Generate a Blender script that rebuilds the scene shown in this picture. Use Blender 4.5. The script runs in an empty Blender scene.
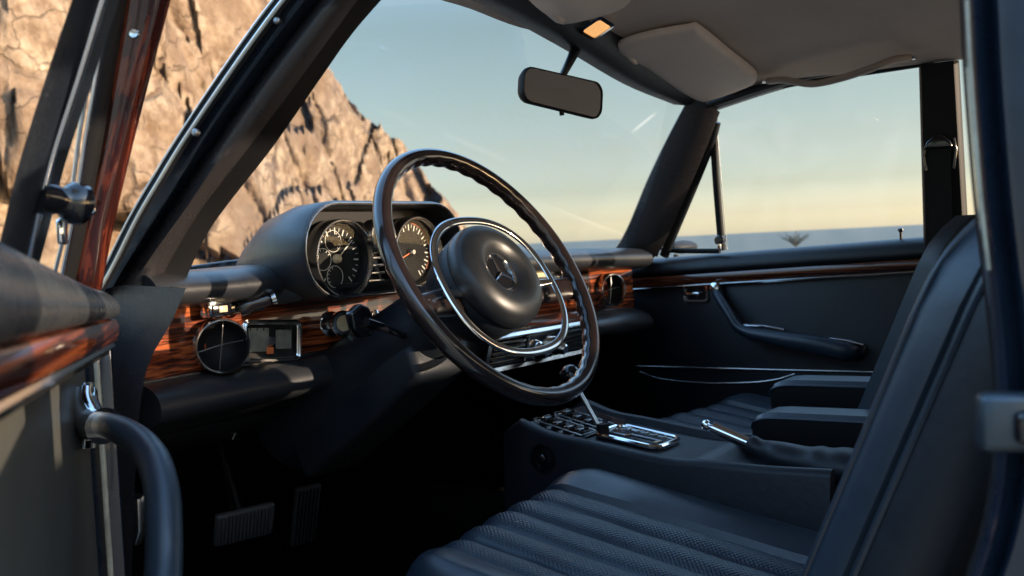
import bpy, bmesh, math, random
from mathutils import Vector, Matrix, noise
rad = math.radians
scene = bpy.context.scene
random.seed(4)

# ------------------------------------------------------------ camera
F = 995.6
_th = rad(36); _p = math.atan(44 / F); _r = math.atan(.0489)
f0 = Vector((math.cos(_th), math.sin(_th), 0)); r0 = Vector((math.sin(_th), -math.cos(_th), 0)); up = Vector((0, 0, 1))
fw = f0 * math.cos(_p) - up * math.sin(_p); uu = f0 * math.sin(_p) + up * math.cos(_p)
R_ = r0 * math.cos(_r) - uu * math.sin(_r); U_ = r0 * math.sin(_r) + uu * math.cos(_r)
def ray(px, py): return fw + R_ * ((px - 512) / F) - U_ * ((py - 288) / F)
CAM = Vector((-.36, 0, .95)) - 1.36 * ray(486, 279)
def hit(ax, px, py, v):
    q = ray(px, py); return CAM + q * ((v - CAM[ax]) / q[ax])
def dep(px, py, k): return CAM + ray(px, py) * k
cd = bpy.data.cameras.new('camera'); cam = bpy.data.objects.new('camera', cd); scene.collection.objects.link(cam)
M = Matrix((R_, U_, -fw)).transposed().to_4x4(); M.translation = CAM; cam.matrix_world = M
cd.sensor_width = 36; cd.lens = 35; cd.clip_start = .02; cd.clip_end = 60000
cd.dof.use_dof = True; cd.dof.focus_distance = 1.45; cd.dof.aperture_fstop = 7.5
scene.camera = cam

# ------------------------------------------------------------ light
SUN_EL = rad(7.0); SUN_DIR = Vector((.36, -.933, 0)).normalized() * math.cos(SUN_EL) + up * math.sin(SUN_EL)
scene.world = w = bpy.data.worlds.new('World'); w.use_nodes = True
nt = w.node_tree; nt.nodes.clear()
def nd(nt, t, **k):
    n = nt.nodes.new(t)
    for a, b in k.items(): setattr(n, a, b)
    return n
sky = nd(nt, 'ShaderNodeTexSky', sky_type='NISHITA', sun_disc=False, sun_elevation=SUN_EL,
         sun_rotation=math.atan2(SUN_DIR.x, SUN_DIR.y), air_density=1.0, dust_density=1.2, ozone_density=1.5, altitude=0)
bg = nd(nt, 'ShaderNodeBackground'); bg.inputs['Strength'].default_value = .15
out = nd(nt, 'ShaderNodeOutputWorld')
geo = nd(nt, 'ShaderNodeNewGeometry')
def vm(nt, op, a, b=None):
    n = nd(nt, 'ShaderNodeVectorMath', operation=op)
    for i, x in enumerate((a, b)):
        if x is None: continue
        if isinstance(x, (tuple, Vector)): n.inputs[i].default_value = tuple(x)
        else: nt.links.new(x, n.inputs[i])
    return n.outputs['Value'] if op in ('DOT_PRODUCT', 'LENGTH') else n.outputs['Vector']
def mt(nt, op, *a, clamp=False):
    n = nd(nt, 'ShaderNodeMath', operation=op, use_clamp=clamp)
    for i, x in enumerate(a):
        if isinstance(x, (int, float)): n.inputs[i].default_value = x
        else: nt.links.new(x, n.inputs[i])
    return n.outputs[0]
tc = nd(nt, 'ShaderNodeTexCoord'); dirn = vm(nt, 'NORMALIZE', tc.outputs['Generated'])
# high thin contrails, part of the sky itself
mask = None
for (x0, y0, x1, y1, wd, st) in ((631, 133, 657, 112, .0012, .8), (440, 132, 512, 163, .0034, .08), (368, 104, 422, 128, .0045, .035), (600, 134, 620, 137, .0010, .10)):
    a = ray(x0, y0).normalized(); b = ray(x1, y1).normalized(); n = a.cross(b).normalized(); c = (a + b).normalized(); t = n.cross(c).normalized()
    L = abs((b - a).dot(t)) / 2
    d = mt(nt, 'ABSOLUTE', vm(nt, 'DOT_PRODUCT', dirn, n)); l = mt(nt, 'ABSOLUTE', vm(nt, 'DOT_PRODUCT', dirn, t))
    m1 = mt(nt, 'SUBTRACT', 1, mt(nt, 'DIVIDE', d, wd), clamp=True)
    m2 = mt(nt, 'SUBTRACT', 1, mt(nt, 'POWER', mt(nt, 'DIVIDE', l, L), 3), clamp=True)
    fr = mt(nt, 'GREATER_THAN', vm(nt, 'DOT_PRODUCT', dirn, c), .5)
    m = mt(nt, 'MULTIPLY', mt(nt, 'MULTIPLY', mt(nt, 'MULTIPLY', m1, m2), fr), st)
    mask = m if mask is None else mt(nt, 'ADD', mask, m)
def mixc(nt, fac, a, b, typ='MIX'):
    n = nd(nt, 'ShaderNodeMix', data_type='RGBA', blend_type=typ, clamp_factor=True)
    for i, x in ((0, fac), (6, a), (7, b)):
        if isinstance(x, (int, float)): n.inputs[i].default_value = x
        elif isinstance(x, tuple): n.inputs[i].default_value = (*x, 1)[:4]
        else: nt.links.new(x, n.inputs[i])
    return n.outputs[2]
# sky model tinted by elevation; overhead part raised as added light for the cabin
sx = nd(nt, 'ShaderNodeSeparateXYZ'); nt.links.new(dirn, sx.inputs[0])
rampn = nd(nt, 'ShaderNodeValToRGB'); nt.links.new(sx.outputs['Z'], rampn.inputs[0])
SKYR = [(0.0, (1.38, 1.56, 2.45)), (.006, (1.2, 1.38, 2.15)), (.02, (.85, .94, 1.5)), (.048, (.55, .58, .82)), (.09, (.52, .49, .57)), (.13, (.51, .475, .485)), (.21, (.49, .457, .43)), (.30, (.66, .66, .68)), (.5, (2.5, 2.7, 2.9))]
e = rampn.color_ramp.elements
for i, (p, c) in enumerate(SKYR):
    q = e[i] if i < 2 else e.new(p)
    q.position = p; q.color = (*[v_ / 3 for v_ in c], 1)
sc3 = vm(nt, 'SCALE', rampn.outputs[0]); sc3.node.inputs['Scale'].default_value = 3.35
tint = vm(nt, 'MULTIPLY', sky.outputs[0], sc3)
skyc = mixc(nt, mask, tint, (2.9, 2.8, 2.5))
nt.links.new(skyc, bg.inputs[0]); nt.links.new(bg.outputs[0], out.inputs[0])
sl = bpy.data.lights.new('sun', 'SUN'); sl.energy = 2.6; sl.angle = rad(.5); sl.color = (1, .80, .60)
so = bpy.data.objects.new('sun', sl); scene.collection.objects.link(so); so.rotation_euler = SUN_DIR.to_track_quat('Z', 'Y').to_euler()
scene.view_settings.view_transform = 'Standard'; scene.view_settings.look = 'None'
scene.view_settings.exposure = 1.75; scene.view_settings.gamma = 1; scene.view_settings.use_curve_mapping = False
scene.render.engine = 'CYCLES'

# ------------------------------------------------------------ materials
def mat(name, col, rough=.5, metal=0, coat=0, spec=.5, emis=None, bump=None, grain=None, var=None, axis=None):
    m = bpy.data.materials.new(name); m.use_nodes = True; nt = m.node_tree; b = nt.nodes['Principled BSDF']
    b.inputs['Base Color'].default_value = (*col, 1); b.inputs['Roughness'].default_value = rough
    b.inputs['Metallic'].default_value = metal; b.inputs['Coat Weight'].default_value = coat; b.inputs['Coat Roughness'].default_value = .04
    b.inputs['Specular IOR Level'].default_value = spec
    if emis: b.inputs['Emission Color'].default_value = (*emis[0], 1); b.inputs['Emission Strength'].default_value = emis[1]
    tc = nd(nt, 'ShaderNodeTexCoord')
    hgt = None
    if bump:
        n = nd(nt, 'ShaderNodeTexNoise'); n.inputs['Scale'].default_value = bump[0]; n.inputs['Detail'].default_value = 5
        nt.links.new(tc.outputs['Object'], n.inputs[0]); hgt = mt(nt, 'MULTIPLY', n.outputs[0], bump[1])
    if grain:
        v = nd(nt, 'ShaderNodeTexVoronoi', feature='DISTANCE_TO_EDGE'); v.inputs['Scale'].default_value = grain[0]
        nt.links.new(tc.outputs['Object'], v.inputs[0])
        g = mt(nt, 'MULTIPLY', mt(nt, 'MINIMUM', v.outputs[0], .25), grain[1]); hgt = g if hgt is None else mt(nt, 'ADD', hgt, g)
    if hgt is not None:
        bp = nd(nt, 'ShaderNodeBump'); bp.inputs['Strength'].default_value = 1; bp.inputs['Distance'].default_value = .001
        nt.links.new(hgt, bp.inputs['Height']); nt.links.new(bp.outputs[0], b.inputs['Normal'])
    if var:
        n = nd(nt, 'ShaderNodeTexNoise'); n.inputs['Scale'].default_value = var[0]; n.inputs['Detail'].default_value = 6; n.inputs['Roughness'].default_value = .65
        nt.links.new(tc.outputs['Object'], n.inputs[0])
        c = mixc(nt, mt(nt, 'MULTIPLY', mt(nt, 'SUBTRACT', n.outputs[0], .35), 3, clamp=True), col, var[1]); nt.links.new(c, b.inputs['Base Color'])
        rr = mt(nt, 'ADD', mt(nt, 'MULTIPLY', n.outputs[0], .25), rough - .12); nt.links.new(rr, b.inputs['Roughness'])
    return m
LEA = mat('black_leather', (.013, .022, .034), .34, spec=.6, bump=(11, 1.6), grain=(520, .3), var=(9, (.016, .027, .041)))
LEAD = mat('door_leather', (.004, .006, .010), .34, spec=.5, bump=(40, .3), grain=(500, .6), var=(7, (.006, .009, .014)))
DPAN = mat('door_panel_vinyl', (.055, .056, .050), .38, spec=.45, bump=(6, .5), var=(7, (.065, .065, .057)))
PAD = mat('dash_leather', (.014, .017, .022), .33, spec=.5, bump=(14, .9), grain=(500, .25), var=(14, (.022, .022, .024)))
VIN = mat('black_vinyl', (.007, .010, .015), .48, spec=.35, bump=(90, .5), var=(12, (.014, .016, .020)))
CARP = mat('black_carpet', (.0055, .0045, .004), .95, spec=.02, bump=(600, 3))
HEAD = mat('headliner_cloth', (.68, .55, .46), .85, spec=.15, bump=(300, .6), grain=(300, .8), var=(5, (.60, .48, .40)))
VIS = mat('visor_vinyl', (.80, .65, .55), .6, spec=.3, bump=(200, .5), var=(6, (.74, .60, .50)))
TRIMB = mat('pillar_vinyl', (.026, .023, .025), .27, spec=.55, bump=(60, .3), grain=(500, .5), var=(10, (.026, .024, .025)))
NAVY = mat('navy_paint', (.006, .011, .021), .28, coat=.35, spec=.4, var=(20, (.009, .016, .028)))
CHR = mat('chrome', (.78, .78, .78), .09, metal=1, bump=(14, .25))
CHRB = mat('brushed_chrome', (.62, .60, .57), .22, metal=1, bump=(60, .4))
STEEL = mat('worn_steel', (.35, .35, .36), .35, metal=1, var=(80, (.22, .21, .2)))
RUB = mat('black_rubber', (.007, .007, .008), .6, spec=.18, bump=(150, .4))
BLKM = mat('matt_black', (.008, .008, .009), .55, spec=.18)
GLB = mat('gloss_black', (.006, .006, .008), .16, coat=.3, bump=(20, .2))
BAKE = mat('wheel_plastic', (.013, .009, .009), .17, coat=.5, bump=(18, .4), var=(30, (.018, .012, .012)))
DIAL = mat('dial_face', (.014, .014, .013), .9, spec=.12, var=(25, (.028, .027, .025)))
WHT = mat('dial_mark', (.62, .60, .52), .6)
ORG = mat('dial_orange', (.60, .14, .03), .6)
IVO = mat('ivory_knob', (.62, .52, .34), .35, var=(60, (.5, .4, .25)))
CREAM = mat('cream_seal', (.24, .23, .18), .4, var=(30, (.4, .38, .3)))
LAMP = mat('lamp_lens', (.7, .4, .16), .3, emis=((1, .50, .17), .26), grain=(300, 6))
def wood(name, axis, c0=(.040, .010, .005), c1=(.33, .078, .022)):
    m = mat(name, c1, .22, coat=1.0, spec=.4); nt = m.node_tree; b = nt.nodes['Principled BSDF']
    tc = nd(nt, 'ShaderNodeTexCoord'); ax = Vector(axis).normalized(); o = ax.cross(Vector((0, .3, 1))).normalized(); o2 = ax.cross(o)
    cb = nd(nt, 'ShaderNodeCombineXYZ')
    for i, (v, s) in enumerate(((ax, 1.6), (o, 85), (o2, 85))):
        nt.links.new(mt(nt, 'MULTIPLY', vm(nt, 'DOT_PRODUCT', tc.outputs['Object'], v), s), cb.inputs[i])
    n = nd(nt, 'ShaderNodeTexNoise'); n.inputs['Scale'].default_value = 1; n.inputs['Detail'].default_value = 4; n.inputs['Distortion'].default_value = .35; n.inputs['Roughness'].default_value = .5
    nt.links.new(cb.outputs[0], n.inputs[0])
    cb2 = nd(nt, 'ShaderNodeCombineXYZ')
    for i, (v, q_) in enumerate(((ax, 1.5), (o, 260), (o2, 260))):
        nt.links.new(mt(nt, 'MULTIPLY', vm(nt, 'DOT_PRODUCT', tc.outputs['Object'], v), q_), cb2.inputs[i])
    n2 = nd(nt, 'ShaderNodeTexNoise'); n2.inputs['Scale'].default_value = 1; n2.inputs['Detail'].default_value = 4; nt.links.new(cb2.outputs[0], n2.inputs[0])
    k = mt(nt, 'ADD', mt(nt, 'MULTIPLY', n.outputs[0], .55), mt(nt, 'MULTIPLY', n2.outputs[0], .45))
    r = nd(nt, 'ShaderNodeValToRGB'); nt.links.new(k, r.inputs[0]); e = r.color_ramp.elements
    e[0].position = .44; e[0].color = (*c0, 1); e[1].position = .50; e[1].color = (c1[0] * .36, c1[1] * .30, c1[2] * .35, 1)
    q = e.new(.55); q.color = (*c1, 1); q = e.new(.66); q.color = (c1[0] * 1.15, c1[1] * 1.3, c1[2] * 1.3, 1)
    nt.links.new(r.outputs[0], b.inputs['Base Color'])
    return m
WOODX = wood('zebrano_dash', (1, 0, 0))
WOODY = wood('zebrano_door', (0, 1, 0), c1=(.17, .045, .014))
def glassmat(name, tintc=(.95, .97, .97), refl=.07, fr=.22):
    m = bpy.data.materials.new(name); m.use_nodes = True; nt = m.node_tree; nt.nodes.clear()
    t = nd(nt, 'ShaderNodeBsdfTransparent'); t.inputs[0].default_value = (*tintc, 1)
    g = nd(nt, 'ShaderNodeBsdfGlossy'); g.inputs['Roughness'].default_value = .02; g.inputs[0].default_value = (1, 1, 1, 1)
    lw = nd(nt, 'ShaderNodeLayerWeight'); lw.inputs[0].default_value = .25
    mx = nd(nt, 'ShaderNodeMixShader'); o = nd(nt, 'ShaderNodeOutputMaterial')
    nt.links.new(mt(nt, 'ADD', mt(nt, 'MULTIPLY', lw.outputs['Fresnel'], fr), refl * .1, clamp=True), mx.inputs[0])
    nt.links.new(t.outputs[0], mx.inputs[1]); nt.links.new(g.outputs[0], mx.inputs[2]); tcg = nd(nt, 'ShaderNodeTexCoord'); ng = nd(nt, 'ShaderNodeTexNoise'); ng.inputs['Scale'].default_value = 7; ng.inputs['Detail'].default_value = 8; ng.inputs['Distortion'].default_value = 1.5; nt.links.new(tcg.outputs['Object'], ng.inputs[0])
    df = nd(nt, 'ShaderNodeBsdfTranslucent'); df.inputs[0].default_value = (.8, .8, .78, 1); m2 = nd(nt, 'ShaderNodeMixShader')
    nt.links.new(mt(nt, 'MULTIPLY', mt(nt, 'SUBTRACT', ng.outputs[0], .42, clamp=True), .16, clamp=True), m2.inputs[0]); nt.links.new(mx.outputs[0], m2.inputs[1]); nt.links.new(df.outputs[0], m2.inputs[2]); nt.links.new(m2.outputs[0], o.inputs[0])
    return m
GLASS = glassmat('window_glass', fr=.07)
GGL = glassmat('gauge_glass', tintc=(.95, .95, .95), fr=.10, refl=.1)
def perf():
    m = mat('perforated_leather', (.013, .023, .036), .36, spec=.6); nt = m.node_tree; b = nt.nodes['Principled BSDF']
    tc = nd(nt, 'ShaderNodeTexCoord'); s = nd(nt, 'ShaderNodeSeparateXYZ'); nt.links.new(tc.outputs['Object'], s.inputs[0])
    fx = mt(nt, 'SINE', mt(nt, 'MULTIPLY', s.outputs[0], 2 * math.pi / .0062)); fy = mt(nt, 'SINE', mt(nt, 'MULTIPLY', s.outputs[1], 2 * math.pi / .0062))
    gn = nd(nt, 'ShaderNodeNewGeometry'); sg = nd(nt, 'ShaderNodeSeparateXYZ'); nt.links.new(gn.outputs['True Normal'], sg.inputs[0])
    h = mt(nt, 'MULTIPLY', mt(nt, 'MULTIPLY', fx, fy), mt(nt, 'MULTIPLY', mt(nt, 'SUBTRACT', mt(nt, 'ABSOLUTE', sg.outputs[2]), .68), 6, clamp=True))
    n = nd(nt, 'ShaderNodeTexNoise'); n.inputs['Scale'].default_value = 30; nt.links.new(tc.outputs['Object'], n.inputs[0])
    hh = mt(nt, 'ADD', mt(nt, 'MULTIPLY', h, .55), mt(nt, 'MULTIPLY', n.outputs[0], 1.2))
    bp = nd(nt, 'ShaderNodeBump'); bp.inputs['Distance'].default_value = .001; bp.inputs['Strength'].default_value = .6
    nt.links.new(hh, bp.inputs['Height']); nt.links.new(bp.outputs[0], b.inputs['Normal'])
    return m
PERF = perf()

# ------------------------------------------------------------ mesh tools
def catmull(pts, n=8, closed=False):
    P = [Vector(p) for p in pts]; N = len(P); o = []
    rng = range(N) if closed else range(N - 1)
    for i in rng:
        a = P[(i - 1) % N] if closed or i > 0 else P[0] * 2 - P[1]; b = P[i]; c = P[(i + 1) % N]
        d = P[(i + 2) % N] if closed or i + 2 < N else c * 2 - b
        for k in range(n):
            t = k / n
            o.append(.5 * ((2 * b) + (c - a) * t + (2 * a - 5 * b + 4 * c - d) * t * t + (-a + 3 * b - 3 * c + d) * t ** 3))
    if not closed: o.append(P[-1])
    return o
class MB:
    def __init__(s): s.v = []; s.f = []; s.mi = []; s.mats = []
    def add(s, vs, fs, m):
        if m not in s.mats: s.mats.append(m)
        k = len(s.v); i = s.mats.index(m)
        s.v += [Vector(v) for v in vs]; s.f += [tuple(k + j for j in f) for f in fs]; s.mi += [i] * len(fs); return s
    def loft(s, rings, m, closed=True, cap=True, loop=False):
        n = len(rings[0]); vs = [p for r in rings for p in r]; fs = []
        for i in range(len(rings) if loop else len(rings) - 1):
            i2 = (i + 1) % len(rings)
            for j in range(n if closed else n - 1):
                j2 = (j + 1) % n; fs.append((i * n + j, i * n + j2, i2 * n + j2, i2 * n + j))
        if cap and closed and not loop:
            fs.append(tuple(range(n))[::-1]); fs.append(tuple((len(rings) - 1) * n + j for j in range(n)))
        return s.add(vs, fs, m)
    def tube(s, pts, r, m, seg=12, closed=False, smooth=0, sq=None, upv=None):
        P = [Vector(p) for p in pts]
        if smooth: P = catmull(P, smooth, closed)
        N = len(P); rings = []; nrm = None
        for i, p in enumerate(P):
            t = (P[(i + 1) % N] - P[i - 1]) if closed or 0 < i < N - 1 else (P[1] - P[0] if i == 0 else P[-1] - P[-2])
            t.normalize()
            if upv is not None: nrm = Vector(upv) - t * Vector(upv).dot(t); nrm.normalize()
            elif nrm is None: nrm = t.orthogonal().normalized()
            else: nrm = (nrm - t * nrm.dot(t)).normalized()
            b = t.cross(nrm); u = i / max(1, N - 1)
            rr = r(u) if callable(r) else r; a, c = (rr, rr * (sq or 1)) if not isinstance(rr, tuple) else rr
            rings.append([p + nrm * (a * math.cos(2 * math.pi * k / seg)) + b * (c * math.sin(2 * math.pi * k / seg)) for k in range(seg)])
        return s.loft(rings, m, loop=closed)
    def lathe(s, prof, o, ax, m, seg=40, sx=1, sy=1, ux=None):
        ax = Vector(ax).normalized(); a = Vector(ux).normalized() if ux is not None else ax.orthogonal().normalized(); a = (a - ax * a.dot(ax)).normalized(); b = ax.cross(a)
        rings = [[Vector(o) + ax * h + a * (r * sx * math.cos(2 * math.pi * k / seg)) + b * (r * sy * math.sin(2 * math.pi * k / seg)) for k in range(seg)] for r, h in prof]
        return s.loft(rings, m, cap=False)
    def bm(s, b, m):
        b.verts.ensure_lookup_table(); b.verts.index_update()
        s.add([v.co.copy() for v in b.verts], [[v.index for v in f.verts] for f in b.faces], m); b.free(); return s
    def box(s, c, d, m, bev=.003, axes=None, seg=2):
        b = bmesh.new(); bmesh.ops.create_cube(b, size=1)
        for v in b.verts: v.co = Vector((v.co.x * d[0], v.co.y * d[1], v.co.z * d[2]))
        if bev: bmesh.ops.bevel(b, geom=b.edges[:], offset=min(bev, min(d) * .45), segments=seg, profile=.5, affect='EDGES')
        A = [Vector(a) for a in axes] if axes else [Vector((1, 0, 0)), Vector((0, 1, 0)), Vector((0, 0, 1))]
        for v in b.verts: v.co = Vector(c) + A[0] * v.co.x + A[1] * v.co.y + A[2] * v.co.z
        return s.bm(b, m)
    def prism(s, poly, thick, m, bev=.002, seg=2):          # poly: 3-D outline, thick: vector
        b = bmesh.new(); t = Vector(thick)
        a = [b.verts.new(Vector(p)) for p in poly]; c = [b.verts.new(Vector(p) + t) for p in poly]; n = len(a)
        b.faces.new(a); b.faces.new(c[::-1])
        for i in range(n): b.faces.new((a[(i + 1) % n], a[i], c[i], c[(i + 1) % n]))
        bmesh.ops.recalc_face_normals(b, faces=b.faces[:])
        if bev:
            rim = [e for e in b.edges if len(e.link_faces) == 2 and e.calc_face_angle(0) > .6]
            bmesh.ops.bevel(b, geom=rim, offset=bev, segments=seg, profile=.5, affect='EDGES')
        return s.bm(b, m)
    def build(s, name, parent=None, ang=38, **k):
        c = sum(s.v, Vector()) / len(s.v)
        me = bpy.data.meshes.new(name); me.from_pydata([v - c for v in s.v], [], s.f)
        for m in s.mats: me.materials.append(m)
        me.polygons.foreach_set('material_index', s.mi)
        b = bmesh.new(); b.from_mesh(me); bmesh.ops.recalc_face_normals(b, faces=b.faces[:]); b.to_mesh(me); b.free()
        me.polygons.foreach_set('use_smooth', [True] * len(me.polygons)); me.set_sharp_from_angle(angle=rad(ang)); me.update()
        o = bpy.data.objects.new(name, me); scene.collection.objects.link(o); o.location = c
        if parent: o.parent = parent; o.matrix_parent_inverse = parent.matrix_world.inverted() if False else Matrix.Translation(-wloc(parent))
        for a, v in k.items(): o[a] = v
        return o
def wloc(o):
    p = Vector()
    chain = []
    while o: chain.append(o); o = o.parent
    for q in reversed(chain): p = (q.matrix_parent_inverse @ (q.location)) + p if q.parent else q.location.copy()
    return p
def rrect(cx, cz, w, h, r, n=6):
    o = []
    for (sx, sz, a0) in ((1, 1, 0), (-1, 1, 90), (-1, -1, 180), (1, -1, 270)):
        for k in range(n + 1):
            a = rad(a0 + 90 * k / n); o.append((cx + sx * (w / 2 - r) + r * math.cos(a), cz + sz * (h / 2 - r) + r * math.sin(a)))
    return o
V = Vector

# ------------------------------------------------------------ the place outside
def st(o, kind='structure'): o['kind'] = kind; return o
def simple_mat(name): m = bpy.data.materials.new(name); m.use_nodes = True; return m, m.node_tree, m.node_tree.nodes['Principled BSDF']
# sea
SEA, nt_, b_ = simple_mat('sea_water'); b_.inputs['Base Color'].default_value = (.15, .128, .088, 1); b_.inputs['Specular IOR Level'].default_value = .22; b_.inputs['Roughness'].default_value = .5
tcn = nd(nt_, 'ShaderNodeTexCoord'); mp = nd(nt_, 'ShaderNodeMapping'); mp.inputs['Scale'].default_value = (.25, .25, .25); nt_.links.new(tcn.outputs['Object'], mp.inputs[0])
nn = nd(nt_, 'ShaderNodeTexNoise'); nn.inputs['Detail'].default_value = 6; nt_.links.new(mp.outputs[0], nn.inputs[0])
bp = nd(nt_, 'ShaderNodeBump'); bp.inputs['Distance'].default_value = .8; bp.inputs['Strength'].default_value = .8; nt_.links.new(nn.outputs[0], bp.inputs['Height']); nt_.links.new(bp.outputs[0], b_.inputs['Normal'])
S = 30000
st(MB().add([(-S, -S, -18), (S, -S, -18), (S, S, -18), (-S, S, -18)], [(0, 1, 2, 3)], SEA).build('sea'))
GRD, nt_, b_ = simple_mat('dry_ground'); b_.inputs['Roughness'].default_value = .95
tcn = nd(nt_, 'ShaderNodeTexCoord'); nn = nd(nt_, 'ShaderNodeTexNoise'); nn.inputs['Scale'].default_value = 1.2; nn.inputs['Detail'].default_value = 9; nt_.links.new(tcn.outputs['Object'], nn.inputs[0])
nt_.links.new(mixc(nt_, nn.outputs[0], (.26, .20, .14), (.46, .36, .25)), b_.inputs['Base Color'])
g = MB(); NX = 60; rows = []
for j in range(NX + 1):
    row = []
    for i in range(NX + 1):
        x = -40 + 80 * i / NX; y = -40 + 80 * j / NX
        far = x * .78 + y * .62 - 13 + 1.5 * noise.noise(V((x * .12, y * .12, 3)))
        left = min(1, max(0, (-x * .5 + y * .86 - 10) / 8))
        z = -max(0, far) * 1.5 * (1 - left); z = max(z, -19) + .06 * noise.noise(V((x * .5, y * .5, 0)))
        row.append((x, y, z))
    rows.append(row)
g.loft(rows, GRD, closed=False); st(g.build('ground', ang=60))

# cliff
ROCK, nt_, b_ = simple_mat('cliff_rock'); b_.inputs['Roughness'].default_value = .92; b_.inputs['Specular IOR Level'].default_value = .2
tcn = nd(nt_, 'ShaderNodeTexCoord'); mp = nd(nt_, 'ShaderNodeMapping'); mp.inputs['Scale'].default_value = (1, 1, .75); mp.inputs['Rotation'].default_value = (.2, .35, 0); _d = vm(nt_, 'DOT_PRODUCT', tcn.outputs['Object'], V((.74, .67, 0))); _s = vm(nt_, 'SCALE', V((.74, .67, 0))); nt_.links.new(mt(nt_, 'MULTIPLY', _d, .52), _s.node.inputs['Scale']); _q = vm(nt_, 'SUBTRACT', tcn.outputs['Object'], _s); nt_.links.new(_q, mp.inputs[0])
def tn(scale, det=8, ro=.6, dist=0):
    n = nd(nt_, 'ShaderNodeTexNoise'); n.inputs['Scale'].default_value = scale; n.inputs['Detail'].default_value = det; n.inputs['Roughness'].default_value = ro; n.inputs['Distortion'].default_value = dist
    nt_.links.new(mp.outputs[0], n.inputs[0]); return n.outputs[0]
r = nd(nt_, 'ShaderNodeValToRGB'); nt_.links.new(tn(.45, 10, .62, .8), r.inputs[0]); e = r.color_ramp.elements
e[0].position = .36; e[0].color = (.16, .105, .065, 1); e[1].position = .62; e[1].color = (.60, .475, .325, 1); q = e.new(.46); q.color = (.42, .31, .205, 1)
warp = nd(nt_, 'ShaderNodeTexNoise'); warp.inputs['Scale'].default_value = 1.1; warp.inputs['Detail'].default_value = 5; nt_.links.new(mp.outputs[0], warp.inputs[0])
wp = vm(nt_, 'ADD', mp.outputs[0], vm(nt_, 'SCALE', warp.outputs['Color'])); wp.node.inputs[1].links[0].from_node.inputs['Scale'].default_value = 1.4
def crack(sc, lim):
    v = nd(nt_, 'ShaderNodeTexVoronoi', feature='DISTANCE_TO_EDGE'); v.inputs['Scale'].default_value = sc; nt_.links.new(wp, v.inputs[0])
    return mt(nt_, 'DIVIDE', v.outputs[0], lim, clamp=True)
ck = mt(nt_, 'MINIMUM', crack(.42, .028), mt(nt_, 'ADD', crack(1.3, .04), .6, clamp=True))
ckm = mt(nt_, 'MAXIMUM', ck, mt(nt_, 'MULTIPLY', mt(nt_, 'SUBTRACT', tn(.9, 3), .42), 6, clamp=True))
fine = tn(4.0, 10, .7)
c = mixc(nt_, mt(nt_, 'MULTIPLY', mt(nt_, 'SUBTRACT', fine, .42), 3.5, clamp=True), (.20, .13, .08), r.outputs[0])
c = mixc(nt_, mt(nt_, 'SUBTRACT', 1, ckm), c, (.11, .07, .045)); nt_.links.new(c, b_.inputs['Base Color'])
hh = mt(nt_, 'ADD', mt(nt_, 'MULTIPLY', ckm, .5), mt(nt_, 'ADD', mt(nt_, 'MULTIPLY', fine, .5), mt(nt_, 'MULTIPLY', tn(1.3, 8), .9)))
bp = nd(nt_, 'ShaderNodeBump'); bp.inputs['Distance'].default_value = .34; bp.inputs['Strength'].default_value = .9; nt_.links.new(hh, bp.inputs['Height']); nt_.links.new(bp.outputs[0], b_.inputs['Normal'])
RIDGE = [(-500, -330, 11), (-300, -280, 13), (0, -240, 16), (150, -150, 19), (250, -30, 22), (300, 30, 24.5), (328, 64, 26), (348, 98, 27.5), (368, 114, 29), (389, 136, 31), (408, 147, 32), (420, 163, 33), (431, 182, 34), (446, 200, 36), (461, 221, 38), (478, 252, 40), (490, 275, 42)]
def ridge(px):
    for a, b in zip(RIDGE, RIDGE[1:]):
        if a[0] <= px <= b[0]:
            t = (px - a[0]) / (b[0] - a[0]); return a[1] + (b[1] - a[1]) * t, a[2] + (b[2] - a[2]) * t
    return RIDGE[-1][1:]
WD = V((.63, .36, 0)); _a = CAM + V((ray(0, 200).x, ray(0, 200).y, 0)) * 16; _b = CAM + V((ray(440, 200).x, ray(440, 200).y, 0)) * 37; WD = (_b - _a).normalized()
NS, NT = 460, 230; rows = []
for i in range(NS + 1):
    u = i / NS; px = -500 + 990 * (1 - (1 - u) ** 1.0)
    py, D = ridge(px)
    q = ray(px, py); top = CAM + q * D; hd = V((q.x, q.y, 0)).normalized()
    row = []
    for j in range(NT + 1):
        t = j / NT
        if t < .8:
            k = t / .8; z = -19 + (top.z + 19) * k
            base = top - hd * (.16 * (top.z - z)); base.z = z
        else:
            k = (t - .8) / .2; base = top + hd * (k * 14); base.z = top.z - 16 * k * k * max(.1, (top.z + 19) / 30)
        s = base - WD * (base.dot(WD) * .52); s = V((s.x + .25 * s.z, s.y + .1 * s.z, s.z * .62)); wv_ = noise.noise_vector(s * .45) * .8 + noise.noise_vector(s * 1.7) * .16
        a = noise.fractal(s * .13, 1.0, 2.1, 3) * 1.5
        near = min(1, D / 24); amt = a * .6
        for sc_, am in ((.20, 1.5), (.50, .75), (1.4, .15)):
            qv = s * sc_ + wv_ * .45 * sc_ ** .5; dd, pp_ = noise.voronoi(qv); c_ = pp_[0]
            h = math.sin(c_.x * 127.1 + c_.y * 311.7 + c_.z * 74.7) * 43758.5453; h -= math.floor(h)
            rd = V((math.cos(h * 40), math.sin(h * 57), math.sin(h * 23))); amt += am * ((h - .5) * .75 + (qv - c_).dot(rd) * .9 + min(.07, dd[1] - dd[0]) * 2.0)
        bb = noise.fractal(s * 2.2, .8, 2.2, 6); lk = abs(noise.noise(V((s.x * .55 + wv_.x * .5, s.y * .55, s.z * .16)))); amt = (amt + bb * .16 - .42 * max(0, 1 - lk / .06)) * near
        p = base - hd * amt
        if .6 < t < 1: p.z += .22 * bb * near * (1 - abs(t - .8) / .2)
        row.append(p)
    rows.append(row)
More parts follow.
